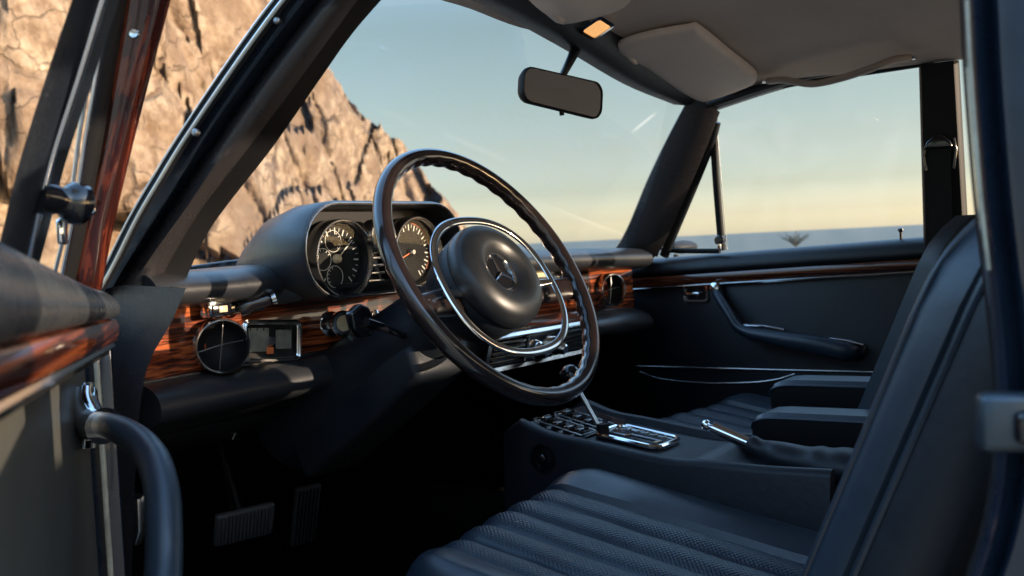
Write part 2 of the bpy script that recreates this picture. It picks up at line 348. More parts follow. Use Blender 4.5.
cl = MB().loft(rows, ROCK, closed=False).build('cliff', ang=80)
cl['label'] = 'tall tan rock cliff with dark cracks rising behind the windscreen'; cl['category'] = 'cliff'
# shrub at the edge, seen over the far window sill
SHR = mat('shrub_leaf', (.05, .055, .035), .8)
sb = MB(); base = dep(796, 247, 20)
for k in range(46):
    a = random.uniform(0, 6.28); l = random.uniform(.06, .24) * (1.0 if k % 9 else 1.7); sp = random.uniform(.2, 1.3)
    e_ = base + V((math.cos(a) * sp * l * 1.3, math.sin(a) * sp * l * 1.3, l)); mdp = (base + e_) / 2 + V((random.uniform(-.03, .03), 0, .03))
    sb.tube([base, mdp, e_], lambda u: .008 * (1 - u * .7), SHR, seg=5, smooth=3)
    for q in range(5):
        c0 = mdp.lerp(e_, q / 4); d0 = V((random.uniform(-1, 1), random.uniform(-1, 1), random.uniform(.2, 1))).normalized() * .05; n0 = d0.orthogonal().normalized() * .012
        sb.add([c0, c0 + d0 * .5 + n0, c0 + d0, c0 + d0 * .5 - n0], [(0, 1, 2, 3)], SHR)
o = sb.build('shrub'); o['label'] = 'small dark dry shrub standing outside beyond the far door window'; o['category'] = 'shrub'

# ------------------------------------------------------------ the car
car = bpy.data.objects.new('classic_car', None); scene.collection.objects.link(car)
car['label'] = 'classic saloon car in dark navy, driver door open, black leather and wood cabin'; car['category'] = 'car'

# shell that closes the cabin
body = MB()
body.box((0, -.55, .30), (1.5, 2.9, .04), CARP, .01)                                   # floor pan
floor = body.build('cabin_floor', car)
fwl = MB(); fwl.prism([V((-.76, .92, .3)), V((-.76, .97, .5)), V((-.76, .68, .93)), V((-.76, .62, .93)), V((-.76, .80, .32))], V((1.52, 0, 0)), CARP, .005); fwl.build('firewall', car)
tun = MB(); tun.prism([V((-.13, .8, .31)), V((-.10, .8, .52)), V((.10, .8, .52)), V((.13, .8, .31))], V((0, -2.2, 0)), CARP, .02); tun.build('transmission_tunnel', car)
# sills
for sx, nm in ((-1, 'l'), (1, 'r')):
    s_ = MB(); s_.box((sx * .745, -.55, .30), (.09, 2.4, .14), NAVY, .02); s_.box((sx * .735, -.55, .377), (.06, 2.3, .006), CHRB, .002); s_.build('door_sill', car)
# rear cabin
rb = MB(); rb.prism([V((-.68, -1.45, .62)), V((-.68, -1.70, 1.05)), V((-.68, -1.95, 1.05)), V((-.68, -1.8, .3)), V((-.68, -1.1, .3)), V((-.68, -1.0, .58))], V((1.36, 0, 0)), LEA, .03, 3); rb.build('rear_bench', car)
tail = MB(); tail.prism([V((-.72, -1.95, 1.0)), V((-.78, -3.2, .92)), V((-.78, -3.4, .35)), V((-.74, -1.85, .3))], V((1.5, 0, 0)), NAVY, .04, 3); tail.build('trunk', car)
# rear doors
for sx in (-1, 1):
    d_ = MB()
    d_.prism([V((sx * .73, -.74, .32)), V((sx * .73, -1.55, .32)), V((sx * .73, -1.85, .6)), V((sx * .73, -1.85, .99)), V((sx * .73, -.74, .965))], V((sx * .06, 0, 0)), NAVY, .01)
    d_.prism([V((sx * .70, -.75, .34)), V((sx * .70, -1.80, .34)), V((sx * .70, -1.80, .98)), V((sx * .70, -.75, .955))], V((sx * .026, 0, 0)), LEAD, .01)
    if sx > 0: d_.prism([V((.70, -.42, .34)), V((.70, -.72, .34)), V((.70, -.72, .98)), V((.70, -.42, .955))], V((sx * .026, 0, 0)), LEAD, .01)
    d_.build('rear_door', car)
# C pillars
for sx in (-1, 1):
    c_ = MB(); c_.prism([V((sx * .70, -1.72, .97)), V((sx * .70, -2.05, .97)), V((sx * .58, -1.78, 1.34)), V((sx * .58, -1.55, 1.34))], V((sx * .04, 0, 0)), TRIMB, .006); c_.build('rear_pillar', car)

# roof: headliner inside, navy skin outside.  edge heights follow the header
def roofz(x, y):
    # crown: high in the middle, lower over the doors and at the front
    t = min(1, abs(x) / .60)
    zc = 1.395 if y < -.15 else 1.395 - .035 * ((y + .15) / .3) ** 2
    edge = 1.308 if x > 0 else 1.318
    if y > 0: edge -= .10 * y
    return zc + (edge - zc) * t ** 2.3
def hdr_y(x): return .125 - .16 * (abs(x) / .6) ** 2 + (.07 * max(0, x) / .6)
hl = MB(); rows = []; nx, ny = 32, 26
for i in range(nx + 1):
    x = -.635 + 1.27 * i / nx; yf = hdr_y(x) + .02
    rows.append([V((x, yf + (-1.85 - yf) * j / ny, roofz(x, yf + (-1.85 - yf) * j / ny) - .006 * (1 - min(1, abs(x) / .55) ** 3) * noise.noise(V((x * 5, (yf + (-1.85 - yf) * j / ny) * 3, 1))))) for j in range(ny + 1)])
hl.loft(rows, HEAD, closed=False); hl.loft([[p + V((0, 0, .012)) for p in r_] for r_ in rows], HEAD, closed=False)
headl = hl.build('headliner', car, ang=60)
rs = MB(); rows2 = [[V((r_[j].x * 1.10, r_[j].y + (.03 if j == 0 else 0), r_[j].z + .035 + .012 * (1 - (r_[j].x / .7) ** 2))) for j in range(ny + 1)] for r_ in rows]
rs.loft(rows2, NAVY, closed=False); rs.loft([[p + V((0, 0, .004)) for p in r_] for r_ in rows2], NAVY, closed=False); rs.build('roof', car, ang=60)
# windscreen header (dark trim) : lower edge fitted to the picture at true positions
HP = [V((-.60, .00, 1.305)), V((-.45, .04, 1.345)), V((-.28, .055, 1.358)), V((.06, .112, 1.340)), V((.35, .138, 1.302)), V((.575, .14, 1.280))]
hp = catmull(HP, 5); hd_ = MB(); rings = []
for p in hp:
    t = (p.x + .6) / 1.2
    zt = roofz(p.x, p.y - .03) + .006
    rings.append([p, p + V((0, .03, .006)), V((p.x, p.y + .035, zt + .03)), V((p.x, p.y - .045, zt + .004)), V((p.x, p.y - .042, zt - .006)), V((p.x, p.y - .03, min(zt - .008, p.z + .018))), V((p.x, p.y - .012, p.z + .002))])
hd_.loft(rings, VIN); header = hd_.build('windscreen_header', car, ang=50)

# side rails over the doors
for sx in (-1, 1):
    s_ = MB(); pts = [V((sx * .60, .04 if sx < 0 else .13, 1.288 if sx < 0 else 1.272)), V((sx * .612, -.10, 1.312)), V((sx * .62, -.35, 1.318)), V((sx * .62, -.8, 1.317)), V((sx * .615, -1.3, 1.31)), V((sx * .60, -1.75, 1.285))]
    s_.tube(pts, .008, VIN, seg=10, smooth=6, sq=1.6, upv=(0, 0, 1))
    s_.tube([p + V((sx * .028, 0, .016)) for p in pts], .026, NAVY, seg=10, smooth=6, sq=1.2, upv=(0, 0, 1)); s_.build('roof_rail', car)

# ---- driver side A pillar: rows of picture points put on their true planes
def strip(cols, m, name, parent, back=V((0, .03, 0)), n=6, ang=40):
    C_ = [catmull(c, n) for c in cols]; rings = []
    for i in range(len(C_[0])):
        r_ = [c[i] for c in C_]; rings.append(r_ + [p + back for p in reversed(r_)])
    mb = MB().loft(rings, m); return mb.build(name, parent, ang) if name else mb
def P_(x_by_t, pts):
    N = len(pts); return [hit(0, a, b, x_by_t[0] + (x_by_t[1] - x_by_t[0]) * k / (N - 1)) for k, (a, b) in enumerate(pts)]
L0 = [(90, 292), (106, 262), (128, 218), (150, 180), (174, 141), (217, 76), (258, 18), (300, -35)]
L1 = [(104, 292), (120, 264), (143, 218), (165, 181), (189, 142), (233, 78), (275, 20), (314, -30)]
L2 = [(108, 302), (121, 278), (148, 240), (174, 203), (215, 142), (261, 76), (302, 22), (338, -24)]
Lr = [(124, 302), (137, 278), (163, 240), (189, 204), (229, 144), (275, 78), (315, 25), (350, -20)]
Lm = [(140, 302), (149, 278), (172, 240), (197, 204), (240, 146), (288, 78), (327, 26), (360, -18)]
L3 = [(158, 302), (162, 278), (182, 240), (205, 204), (250, 146), (299, 80), (337, 28), (369, -16)]
L4 = [(178, 302), (188, 274), (206, 236), (228, 204), (272, 148), (318, 82), (352, 34), (390, -10)]
def mid(A, B, k=.5): return [(a + (b - a) * k, c + (d - c) * k) for (a, c), (b, d) in zip(A, B)]
VB = V((.55, .83, 0))
wsx = strip([P_((-.752, -.675), L0), P_((-.754, -.677), mid(L0, L1)), P_((-.748, -.67), L1)], RUB, 'door_seal', car, VB * .018)
ch = MB(); ch.tube(P_((-.754, -.677), mid(L0, L1, .08)), .0016, CHR, seg=8, smooth=5); ch.tube(P_((-.758, -.681), mid(L0, L1, .62)), .0026, CHRB, seg=8, smooth=5); ch.build('seal_trim', wsx)
pil = strip([P_((-.738, -.663), L1), P_((-.732, -.657), mid(L1, L2)), P_((-.708, -.633), L2)], NAVY, 'windscreen_pillar', car, VB * .022)
tr = strip([P_((-.706, -.632), L2), P_((-.716, -.642), mid(L2, Lr, .5)), P_((-.716, -.642), Lr), P_((-.704, -.630), Lm), P_((-.680, -.610), L3)], TRIMB, 'pillar_trim', pil, VB * .015, ang=75)
tr2 = strip([P_((-.679, -.609), L3), P_((-.664, -.594), mid(L3, L4)), P_((-.650, -.580), L4)], BLKM, 'screen_seal', pil, VB * .015, ang=75)
for (a, b) in ((204, 133), (129, 250), (285, 22)):
    sc = MB(); c0 = hit(0, a, b, -.722 if b > 100 else -.668); sc.lathe([(0, -.004), (.0042, -.004), (.0042, .001), (.0025, .0025), (0, .0025)], c0 + V((-.012, 0, 0)), (-1, -.3, .1), STEEL, 12); sc.build('screw', pil)
# lower hinge post with kick panel
jp = MB(); jp.prism([V((-.765, .30, .34)), V((-.765, .335, .93)), V((-.765, .46, .99)), V((-.765, .62, .34))], V((.035, 0, 0)), NAVY, .008)
post = jp.build('hinge_post', car)
kp = MB()
kp.loft([catmull([hit(0, a, b, -.728) for a, b in r_], 3) for r_ in ([(100, 290), (110, 330), (114, 400), (112, 480), (112, 600)], [(124, 285), (128, 330), (124, 400), (122, 480), (121, 600)], [(186, 288), (170, 325), (146, 372), (136, 460), (131, 600)])] +
        [[p + V((.05, .10, 0)) for p in catmull([hit(0, a, b, -.728) for a, b in [(186, 288), (170, 325), (146, 372), (136, 460), (131, 600)]], 3)]], TRIMB, closed=False)
kp.build('hinge_post_trim', post, 60)
stk = MB(); c0 = hit(0, 132, 515, -.715); stk.prism([c0 + V((0, y, z)) for y, z in ((-.014, .022), (.012, .028), (.016, -.02), (0, -.042), (-.012, -.02))], V((.012, 0, 0)), STEEL, .003); stk.lathe([(0, 0), (.006, 0), (.006, .012), (0, .014)], c0 + V((.01, -.004, .02)), (0, -1, 0), STEEL, 12); stk.build('door_check', post)
# passenger side A pillar
a0 = [(606, 262), (626, 232), (648, 180), (668, 138), (690, 96)]; a1 = [(618, 262), (636, 240), (660, 186), (679, 142), (700, 100)]; a2 = [(640, 262), (656, 240), (676, 195), (696, 152), (714, 108)]; a3 = [(650, 262), (664, 244), (686, 196), (704, 154), (720, 112)]
pp = strip([P_((.625, .575), a0), P_((.632, .58), a1), P_((.655, .60), a2), P_((.672, .615), a3)], TRIMB, 'windscreen_pillar', car, V((.03, .02, 0)), ang=60)
# windscreen glass
wg = MB(); rows = []
for i in range(13):
    t = i / 12; x0 = -.66 + 1.32 * t; bow = 1 - (2 * t - 1) ** 2
    b0 = V((x0, .31 + .17 * bow, .955)); t0 = V((x0 * .88, (.0 if x0 < 0 else .0) + .02 + .10 * bow + .12 * max(0, t - .5) * 2, 1.345 + .06 * bow - .02 * t))
    rows.append([b0.lerp(t0, k / 6) for k in range(7)])
wg.loft(rows, GLASS, closed=False); wg.build('windscreen', car, 70)

# ---- bonnet and front wings outside
for sx in (-1, 1):
    kk = MB(); kk.prism([V((sx * (.69 if sx > 0 else .735), y, z)) for y, z in ((.38, .34), (.385, .94), (.62, .95), (.80, .7), (.80, .34))], V((sx * .02, 0, 0)), CARP, .003); kk.build('kick_panel', car)
hb = MB(); rows = []
for i in range(21):
    x = -.86 + 1.72 * i / 20; ax = abs(x) / .86
    zc = .955 - .0 * ax + (.012 * math.exp(-((ax - .86) / .12) ** 2)) - (.10 * max(0, ax - .93) / .07)
    rows.append([V((x * (1 - .05 * k / 8), .52 + 1.75 * k / 8 - .05 * (1 - ax), zc - .10 * (k / 8) ** 2)) for k in range(9)])
hb.loft(rows, NAVY, closed=False); hb.prism([V((-.84, 1.0, .35)), V((-.84, 1.0, .88)), V((-.84, 2.2, .82)), V((-.84, 2.3, .35))], V((1.68, 0, 0)), NAVY, .03); hb.build('bonnet', car, 60)
cw = MB(); cw.box((-.3, .50, .968), (.5, .05, .012), CHRB, .004); cw.tube([(-.60, .50, .972), (-.35, .505, .99), (-.12, .51, .99)], .004, GLB, smooth=5); cw.build('wiper', car)
mr = MB(); c0 = hit(0, 683, 247, .86); mr.lathe([(0, -.03), (.03, -.026), (.045, -.01), (.048, .0), (.044, .010), (.032, .020), (.016, .026), (0, .028)], c0, (0, -1, 0), BLKM, 24, sx=1.35, sy=.36, ux=(1, 0, 0)); mr.tube([c0 + V((-.02, .01, -.02)), c0 + V((-.04, .01, -.06))], .007, BLKM); mr.build('door_mirror', car)

# ------------------------------------------------------------ dashboard
dash = MB()
X0, X1 = -.70, .618
def sweep(prof, m, x0=X0, x1=X1, n=14, fn=None, mb=None):
    mb = mb or MB(); rings = []
    for i in range(n + 1):
        x = x0 + (x1 - x0) * i / n
        rings.append([V((x, y, z)) if fn is None else fn(x, y, z) for y, z in prof])
    return mb.loft(rings, m)
def bowd(x, y, z):                                     # dash curves back towards its ends
    k = abs(x / .66) ** 3; return V((x, y - .02 * k, z + (.0 if x < 0 else -.012 * (x / .645) ** 2)))
core = sweep([(.60, .94), (.45, .955), (.36, .945), (.36, .78), (.45, .73), (.60, .70)], VIN, fn=bowd)
dashb = core.build('dashboard', car)
pr = catmull([(0, .60, .968), (0, .50, .982), (0, .38, .988), (0, .31, .986), (0, .282, .974), (0, .277, .958), (0, .29, .945), (0, .33, .938), (0, .36, .938)], 4)
sweep([(p.y, p.z) for p in pr], PAD, fn=lambda x, y, z: bowd(x, y, z - .006 * math.exp(-((x + .6) / .2) ** 2) - (.004 if x > -.1 else 0)), n=30).build('dash_pad', dashb, 60)
pr = [(.362, .936), (.336, .936), (.333, .93), (.332, .88), (.331, .849), (.334, .843), (.362, .843)]
fas = sweep(pr, WOODX, x0=-.69, x1=.617, fn=bowd, n=30); fas.build('wood_fascia', dashb)
sweep([(.336, .8435), (.328, .8435), (.328, .8405), (.336, .8405)], CHRB, fn=bowd, n=30).build('chrome_strip', dashb)
sweep([(.338, .9395), (.326, .9395), (.326, .936), (.338, .936)], CHRB, x0=-.12, fn=bowd, n=30).build('chrome_strip', dashb)
pr = catmull([(0, .36, .840), (0, .318, .839), (0, .294, .829), (0, .284, .813), (0, .288, .797), (0, .31, .785), (0, .36, .772), (0, .44, .73), (0, .6, .68)], 4)
sweep([(p.y, p.z) for p in pr] + [(.6, .7), (.4, .8)], PAD, fn=bowd, n=30).build('lower_pad', dashb, 60)
# bright pad on the passenger side rim
# instrument binnacle
def ring(y, cx, cz, w, h, r): return [V((x, y, z)) for x, z in rrect(cx, cz, w, h, r, 8)]
bn = MB()
bn.loft([ring(.48, -.315, .965, .18, .04, .019), ring(.42, -.32, .980, .235, .08, .038), ring(.35, -.325, .993, .290, .125, .060), ring(.27, -.331, .998, .336, .140, .068), ring(.205, -.333, .999, .348, .142, .069), ring(.198, -.333, .999, .343, .137, .066),
         ring(.198, -.333, .999, .337, .131, .0645), ring(.204, -.333, .998, .333, .127, .063), ring(.245, -.333, .998, .326, .122, .06)], PAD, cap=False)
bin_ = bn.build('instrument_binnacle', dashb, 60)
# fillet where the binnacle runs down into the wood
fp = MB(); fp.loft([ring(.246, -.333, .999, .330, .130, .06), ring(.252, -.333, .999, .330, .130, .06)], BLKM); fp.build('instrument_panel', dashb)
lp = MB()
sec = []
for k in range(13):
    t = k / 12; x = -.50 + .335 * t; b = math.sin(math.pi * min(1, max(0, t))) ** .35 if 0 < t < 1 else 0
    sec.append([V((x, .215 + .11 * (1 - b), .950 - .0 * b)), V((x, .222 + .10 * (1 - b), .936)), V((x, .26 + .07 * (1 - b), .926)), V((x, .34, .922)), V((x, .34, .95))])
lp.loft(sec, PAD); lp.build('binnacle_base', dashb, 60)
chs = MB(); chs.tube([V((x, .1965, z)) for x, z in rrect(-.333, .999, .340, .134, .065, 8)], .0009, CHRB, seg=6, closed=True); chs.build('binnacle_trim', dashb)
CLKF = mat('clock_face', (.16, .155, .13), .7, spec=.2, var=(40, (.11, .105, .09)))
def gauge(cx, cz, r, y, ticks, a0, a1, needle, red=None, name='gauge', sub=False, face=None):
    g_ = MB(); ax = V((0, -1, 0)); o = V((cx, y, cz)); X_, Z_ = V((1, 0, 0)), V((0, 0, 1))
    g_.lathe([(r * .96, -.004), (r * 1.0, .016), (r * 1.04, .022), (r * 1.085, .018), (r * 1.10, .0), (r * 1.1, -.004)], o, ax, CHRB, 56)
    g_.lathe([(0, .0), (r * .97, .0), (r * .97, -.004)], o, ax, face or DIAL, 56); g_.tube([o + ax * .020 + X_ * (r * 1.06 * math.cos(t_ * math.pi / 36)) + Z_ * (r * 1.06 * math.sin(t_ * math.pi / 36)) for t_ in range(72)], .0016, CHRB, seg=8, closed=True)
    g_.lathe([(r * .93, .0), (r * .97, .013), (r * .985, .014)], o, ax, BLKM, 56)
    X, Z = V((1, 0, 0)), V((0, 0, 1))
    def q(a, r0_, r1_, w_, m, h=.0008):
        a = rad(a); d = X * math.cos(a) + Z * math.sin(a); t = X * -math.sin(a) + Z * math.cos(a)
        p = o + ax * h; g_.add([p + d * r0_ - t * w_, p + d * r0_ + t * w_, p + d * r1_ + t * w_, p + d * r1_ - t * w_], [(0, 1, 2, 3)], m)
    for i in range(ticks + 1):
        a = a0 + (a1 - a0) * i / ticks; big = i % 2 == 0
        q(a, r * (.68 if big else .76), r * .86, r * (.020 if big else .010), WHT)
    if red:
        for i in range(24):
            q(red[0] + (red[1] - red[0]) * i / 24, r * .885, r * .91, r * .03, ORG, .0010)
    if sub:
        for ang in (100, 180, 260):                      # three small sub scales
            c = o + ax * .001 + (X * math.cos(rad(ang)) + Z * math.sin(rad(ang))) * r * .50
            rr = [c + X * (.30 * r * math.cos(rad(t))) + Z * (.30 * r * math.sin(rad(t))) for t in range(0, 360, 12)]
            g_.tube(rr, .0005, WHT, seg=4, closed=True)
            for t in range(ang - 150, ang - 20, 26):
                d = X * math.cos(rad(t)) + Z * math.sin(rad(t)); n_ = ax.cross(d); p = c + d * r * .22
                g_.add([p - n_ * .0005, p + n_ * .0005, p + d * r * .07 + n_ * .0005, p + d * r * .07 - n_ * .0005], [(0, 1, 2, 3)], WHT)
    q(needle, -r * .15, r * .78, r * .018, ORG if not sub else WHT, .004)
    g_.lathe([(0, .009), (r * .07, .009), (r * .12, .006), (r * .13, .0)], o, ax, IVO if sub else CHRB, 20)
    g_.lathe([(0, .0125), (r * .99, .0125)], o, ax, GGL, 40)
    return g_.build(name, dashb, 40)
gauge(-.414, .987, .0525, .232, 24, 230, -50, 40, name='combination_gauge', sub=True)
gauge(-.252, .991, .051, .232, 30, 225, -60, 200, red=(80, -40), name='speedometer')
gauge(-.342, 1.018, .0235, .222, 12, 0, 330, 60, name='clock', face=CLKF)
# chrome slat block between the gauges
sb = MB()
for k in range(5): sb.box((-.334, .236, .985 - .0115 * k), (.042, .010, .004), CHRB, .001)
sb.box((-.334, .243, .962), (.046, .004, .058), GLB, .001); sb.build('warning_light_panel', dashb)
# round vent, left end
def vent(c, r, ax, name='air_vent'):
    v_ = MB(); ax = V(ax).normalized(); v_.lathe([(r * .90, -.004), (r * .91, .010), (r * .95, .014), (r * 1.0, .013), (r * 1.04, .006), (r * 1.06, -.006), (r * 1.04, -.03)], c, ax, CHRB, 48)
    v_.lathe([(0, -.020), (r * .5, -.016), (r * .8, -.006), (r * .905, .006)], c, ax, BLKM, 48)
    ex = V((0, 0, 1)).cross(ax).normalized(); ey = ax.cross(ex)
    for a in (10, 82):
        d = ex * math.cos(rad(a)) + ey * math.sin(rad(a)); v_.tube([c - d * r * .88, c + ax * .003 + ey * .002, c + d * r * .88], .0008, STEEL, smooth=4, seg=6)
    return v_.build(name, dashb)
vent(V((-.576, .296, .876)), .0365, (-.42, -.90, .04)); vent(V((.500, .309, .882)), .036, (-.3, -.95, .03))
# rectangular dial (left) in a chrome bezel
DIM = mat('dim_scale', (.22, .20, .15), .6, var=(60, (.12, .11, .08)))
rg = MB(); A = [V((.995, -.02, -.09)).normalized(), V((0, 1, 0)), V((.09, 0, .995)).normalized()]
c0 = V((-.476, .312, .872))
o_ = [c0 + A[0] * x + A[2] * z for x, z in rrect(0, 0, .107, .062, .009, 4)]; i_ = [c0 + A[0] * x + A[2] * z for x, z in rrect(0, 0, .092, .048, .006, 4)]
rg.loft([[p + V((0, .02, 0)) for p in o_], [p - V((0, .004, 0)) for p in o_], [p - V((0, .008, 0)) for p in [(a + b) / 2 for a, b in zip(o_, i_)]], [p - V((0, .004, 0)) for p in i_], [p + V((0, .008, 0)) for p in i_]], CHRB, cap=False)
rg.tube([p - V((0, .005, 0)) for p in [(a + b) / 2 for a, b in zip(o_, i_)]], .0030, CHRB, seg=8, closed=True)
rg.add([p + V((0, .007, 0)) for p in i_], [tuple(range(len(i_)))], DIAL)
rg.box(c0 + A[0] * -.020 + V((0, .0025, .002)), (.036, .002, .034), DIM, 0, A); rg.box(c0 + A[0] * .026 + V((0, .0025, .002)), (.028, .002, .028), DIM, 0, A)
rg.box(c0 + A[0] * .0 + A[2] * -.014 + V((0, .0012, 0)), (.012, .001, .010), ORG, 0, A); rg.lathe([(0, .008), (.006, .008), (.008, .004), (.008, 0)], c0 + V((0, .004, 0)), (0, -1, 0), CHRB, 20)
for k in range(7):
    rg.box(c0 + A[0] * (-.036 + k * .012) + A[2] * .0185 + V((0, .001, 0)), (.0012, .001, .007), DIAL, 0, A)
rg.build('rectangular_dial', dashb)
# upper left switch: chrome block and black lever
sw = MB(); c0 = V((-.578, .300, .927)); sw.box(c0, (.040, .022, .022), CHR, .004); sw.box(c0 + V((0, -.010, 0)), (.031, .006, .014), GLB, .002); sw.box(c0 + V((.002, -.0132, 0)), (.014, .002, .009), IVO, .002)
sw.build('headlight_switch', dashb)
lv = MB(); lv.box((-.525, .31, .925), (.075, .016, .016), CHRB, .006, seg=3); lv.lathe([(0, -.002), (.012, 0), (.014, .01), (.009, .02), (.010, .04), (.008, .046), (0, .047)], (-.535, .305, .925), (.75, -.6, .25), GLB, 20)
lv.lathe([(0, 0), (.009, 0), (.010, .006), (0, .008)], (-.500, .276, .935), (.75, -.6, .25), CHR, 20); lv.build('heater_lever', dashb)
# pull knobs
def knob(c, name, s=1.0, m=IVO, dirv=(.05, -1, .06)):
    k_ = MB(); k_.lathe([(.015 * s, -.035), (.014 * s, -.030), (.0075 * s, -.028), (.0065 * s, -.008), (.010 * s, -.004), (.0135 * s, 0), (.0145 * s, .008), (.0125 * s, .012), (.009 * s, .012), (.008 * s, .009)], c, dirv, CHR, 28)
    k_.lathe([(0, .011), (.006 * s, .0105), (.0085 * s, .009)], c, dirv, m, 20); return k_.build(name, dashb)
knob(V((-.352, .294, .886)), 'pull_knob', 1.4, dirv=(-.30, -1, .06)); knob(V((-.195, .296, .885)), 'pull_knob', 1.05, STEEL); knob(V((-.232, .30, .887)), 'ignition_lock', .9, STEEL)
# radio face, right of the column
rd = MB(); rd.box((.180, .322, .923), (.30, .02, .036), CHRB, .004)
for k in range(5): rd.box((.125 + k * .026, .309, .915), (.021, .01, .012), CHR, .002)
rd.box((.178, .311, .932), (.14, .004, .012), IVO, .001)
for x in (.062, .293): rd.lathe([(.014, 0), (.0135, .014), (.010, .02), (0, .021)], (x, .312, .923), (0, -1, 0), CHR, 28)
rd.build('radio', dashb)
# centre heater panel under it
hpn = MB(); T = V((0, -.30, 1)).normalized(); Yv = V((0, 1, .30)).normalized(); c0 = V((.145, .262, .797)); AX = [V((1, 0, 0)), Yv, T]
hpn.box(c0 + Yv * .03, (.345, .06, .074), GLB, .006, AX)
o_ = [c0 + V((1, 0, 0)) * x + T * z for x, z in rrect(0, 0, .345, .074, .008, 4)]; i_ = [c0 + V((1, 0, 0)) * x + T * z for x, z in rrect(0, 0, .325, .054, .006, 4)]
hpn.loft([[p - Yv * .001 for p in o_], [p - Yv * .006 for p in [(a * .6 + b * .4) for a, b in zip(o_, i_)]], [p - Yv * .001 for p in i_]], CHRB, cap=False)
for k in range(5):
    for x0 in (-.11, .105): hpn.box(c0 + V((x0, 0, 0)) + T * (-.020 + .010 * k) - Yv * .003, (.095, .006, .0035), CHRB, .001, AX)
hpn.box(c0 - Yv * .003, (.105, .007, .050), CHRB, .003, AX)
for x in (-.032, .032): hpn.lathe([(.018, 0), (.0175, .012), (.013, .017), (.011, .030), (.008, .033), (0, .033)], c0 + V((x, 0, 0)) - Yv * .006, -Yv, CHR, 28)
hpn.build('heater_panel', dashb)
# chrome gear-like trim below the column
ut = MB(); ut.tube([V((-.12, .25, .80)), V((-.08, .262, .775)), V((-.045, .27, .757))], .006, CHRB, smooth=5); ut.build('under_dash_trim', dashb)
ud = MB()
for a, b in (((320, 405), (420, 350)), ((372, 398), (465, 348))):
    ud.tube([hit(1, *a, .34), hit(1, (a[0] + b[0]) / 2, (a[1] + b[1]) / 2 + 2, .30), hit(1, *b, .25)], .0016, VIN, seg=6)
ud.build('piping', dashb)
kn = MB()
kn.prism([V((-.66, .36, .76)), V((-.66, .62, .70)), V((-.66, .74, .62)), V((-.66, .76, .62)), V((-.66, .64, .76))], V((1.3, 0, 0)), VIN, .01); kn.build('lower_dash_panel', dashb)

# ------------------------------------------------------------ steering column + wheel
WC = V((-.316, .019, .958)); TL = rad(30.6); YW = .023; N = V((math.sin(YW) * math.cos(TL), -math.cos(TL) * math.cos(YW), math.sin(TL))); E1 = V((math.cos(YW), math.sin(YW), 0)); E2 = N.cross(E1); E2 = E2 if E2.z > 0 else -E2
def wpt(a, b, c=0): return WC + E1 * a + E2 * b + N * c
col = MB()
col.lathe([(.045, -.075), (.049, -.085), (.050, -.13), (.052, -.14), (.056, -.16), (.062, -.24), (.070, -.36), (.075, -.46), (.07, -.50)], WC, N, VIN, 36, ux=(1, 0, 0))
colo = col.build('steering_column', car)
c2 = MB(); c2.prism([wpt(-.055, -.02, -.15), wpt(-.055, -.075, -.16), wpt(-.060, -.088, -.28), wpt(-.060, -.10, -.46), wpt(-.060, .0, -.46)], V((.12, 0, 0)), VIN, .014, 3); c2.build('column_shroud', colo)
sk = MB(); b0 = wpt(-.05, -.01, -.155); tip = hit(1, 366, 322, .125)
sk.tube([b0, b0.lerp(tip, .5) + V((0, -.005, 0)), tip], lambda u: .005 + .002 * u, GLB, seg=10, smooth=4)
dd = (tip - b0).normalized(); sk_up = V((0, 0, 1)); side = dd.cross(sk_up).normalized()
A = [dd, side, side.cross(dd)]
sk.prism([tip + V((1, 0, 0)) * x + V((0, -.1, 1)) * z for x, z in ((-.028, .014), (-.008, .026), (.008, .020), (.022, -.006), (.020, -.020), (-.006, -.022), (-.020, -.008))], V((0, .016, 0)), GLB, .005, 3)
sk.build('indicator_stalk', colo)
wh = bpy.data.objects.new('steering_wheel', None); scene.collection.objects.link(wh); wh.parent = car; wh.location = WC
RM = MB(); NR = 216; rings = []
for i in range(NR):
    a = 2 * math.pi * i / NR; d = E1 * math.cos(a) + E2 * math.sin(a); c0 = WC + d * .1980; ring_ = []
    sc_ = .5 + .5 * math.cos(a * 40)
    for k in range(18):
        b = 2 * math.pi * k / 18; ci, si = math.cos(b), math.sin(b)   # ci: outward, si: toward driver
        rr = .0122; back = max(0, -ci * .75 - si * .65); rr2 = rr * (1 + .02) - .0018 * sc_ * min(1, back * 1.4) + .0012 * min(1, back * 1.4)
        ring_.append(c0 + d * (rr2 * ci) + N * (rr2 * si * 1.08))
    rings.append(ring_)
RM.loft(rings, BAKE, loop=True)
def wbuild(mb, nm, ang=50): return mb.build(nm, wh, ang)
wbuild(RM, 'wheel_rim')
HRN = MB(); 
def sup(a, n=2.35):
    c, s_ = math.cos(a), math.sin(a); return math.copysign(abs(c) ** (2 / n), c), math.copysign(abs(s_) ** (2 / n), s_)
pts = [wpt(.003 + .127 * sup(2 * math.pi * k / 96)[0], -.022 + .108 * sup(2 * math.pi * k / 96)[1], .001) for k in range(96)]
rings = []
for i, p in enumerate(pts):
    d = (p - wpt(0, -.02, .001)).normalized(); rings.append([p + d * (.0066 * math.cos(2 * math.pi * k / 12)) + N * (.0032 * math.sin(2 * math.pi * k / 12)) for k in range(12)])
HRN.loft(rings, CHR, loop=True)
for s_ in (-1, 1):
    HRN.tube([wpt(s_ * .06, -.02, -.015), wpt(s_ * .10, -.022, -.010), wpt(s_ * .127, -.026, .0)], lambda u: (.004, .009 - .003 * u), CHR, smooth=5, upv=N)
wbuild(HRN, 'horn_ring')
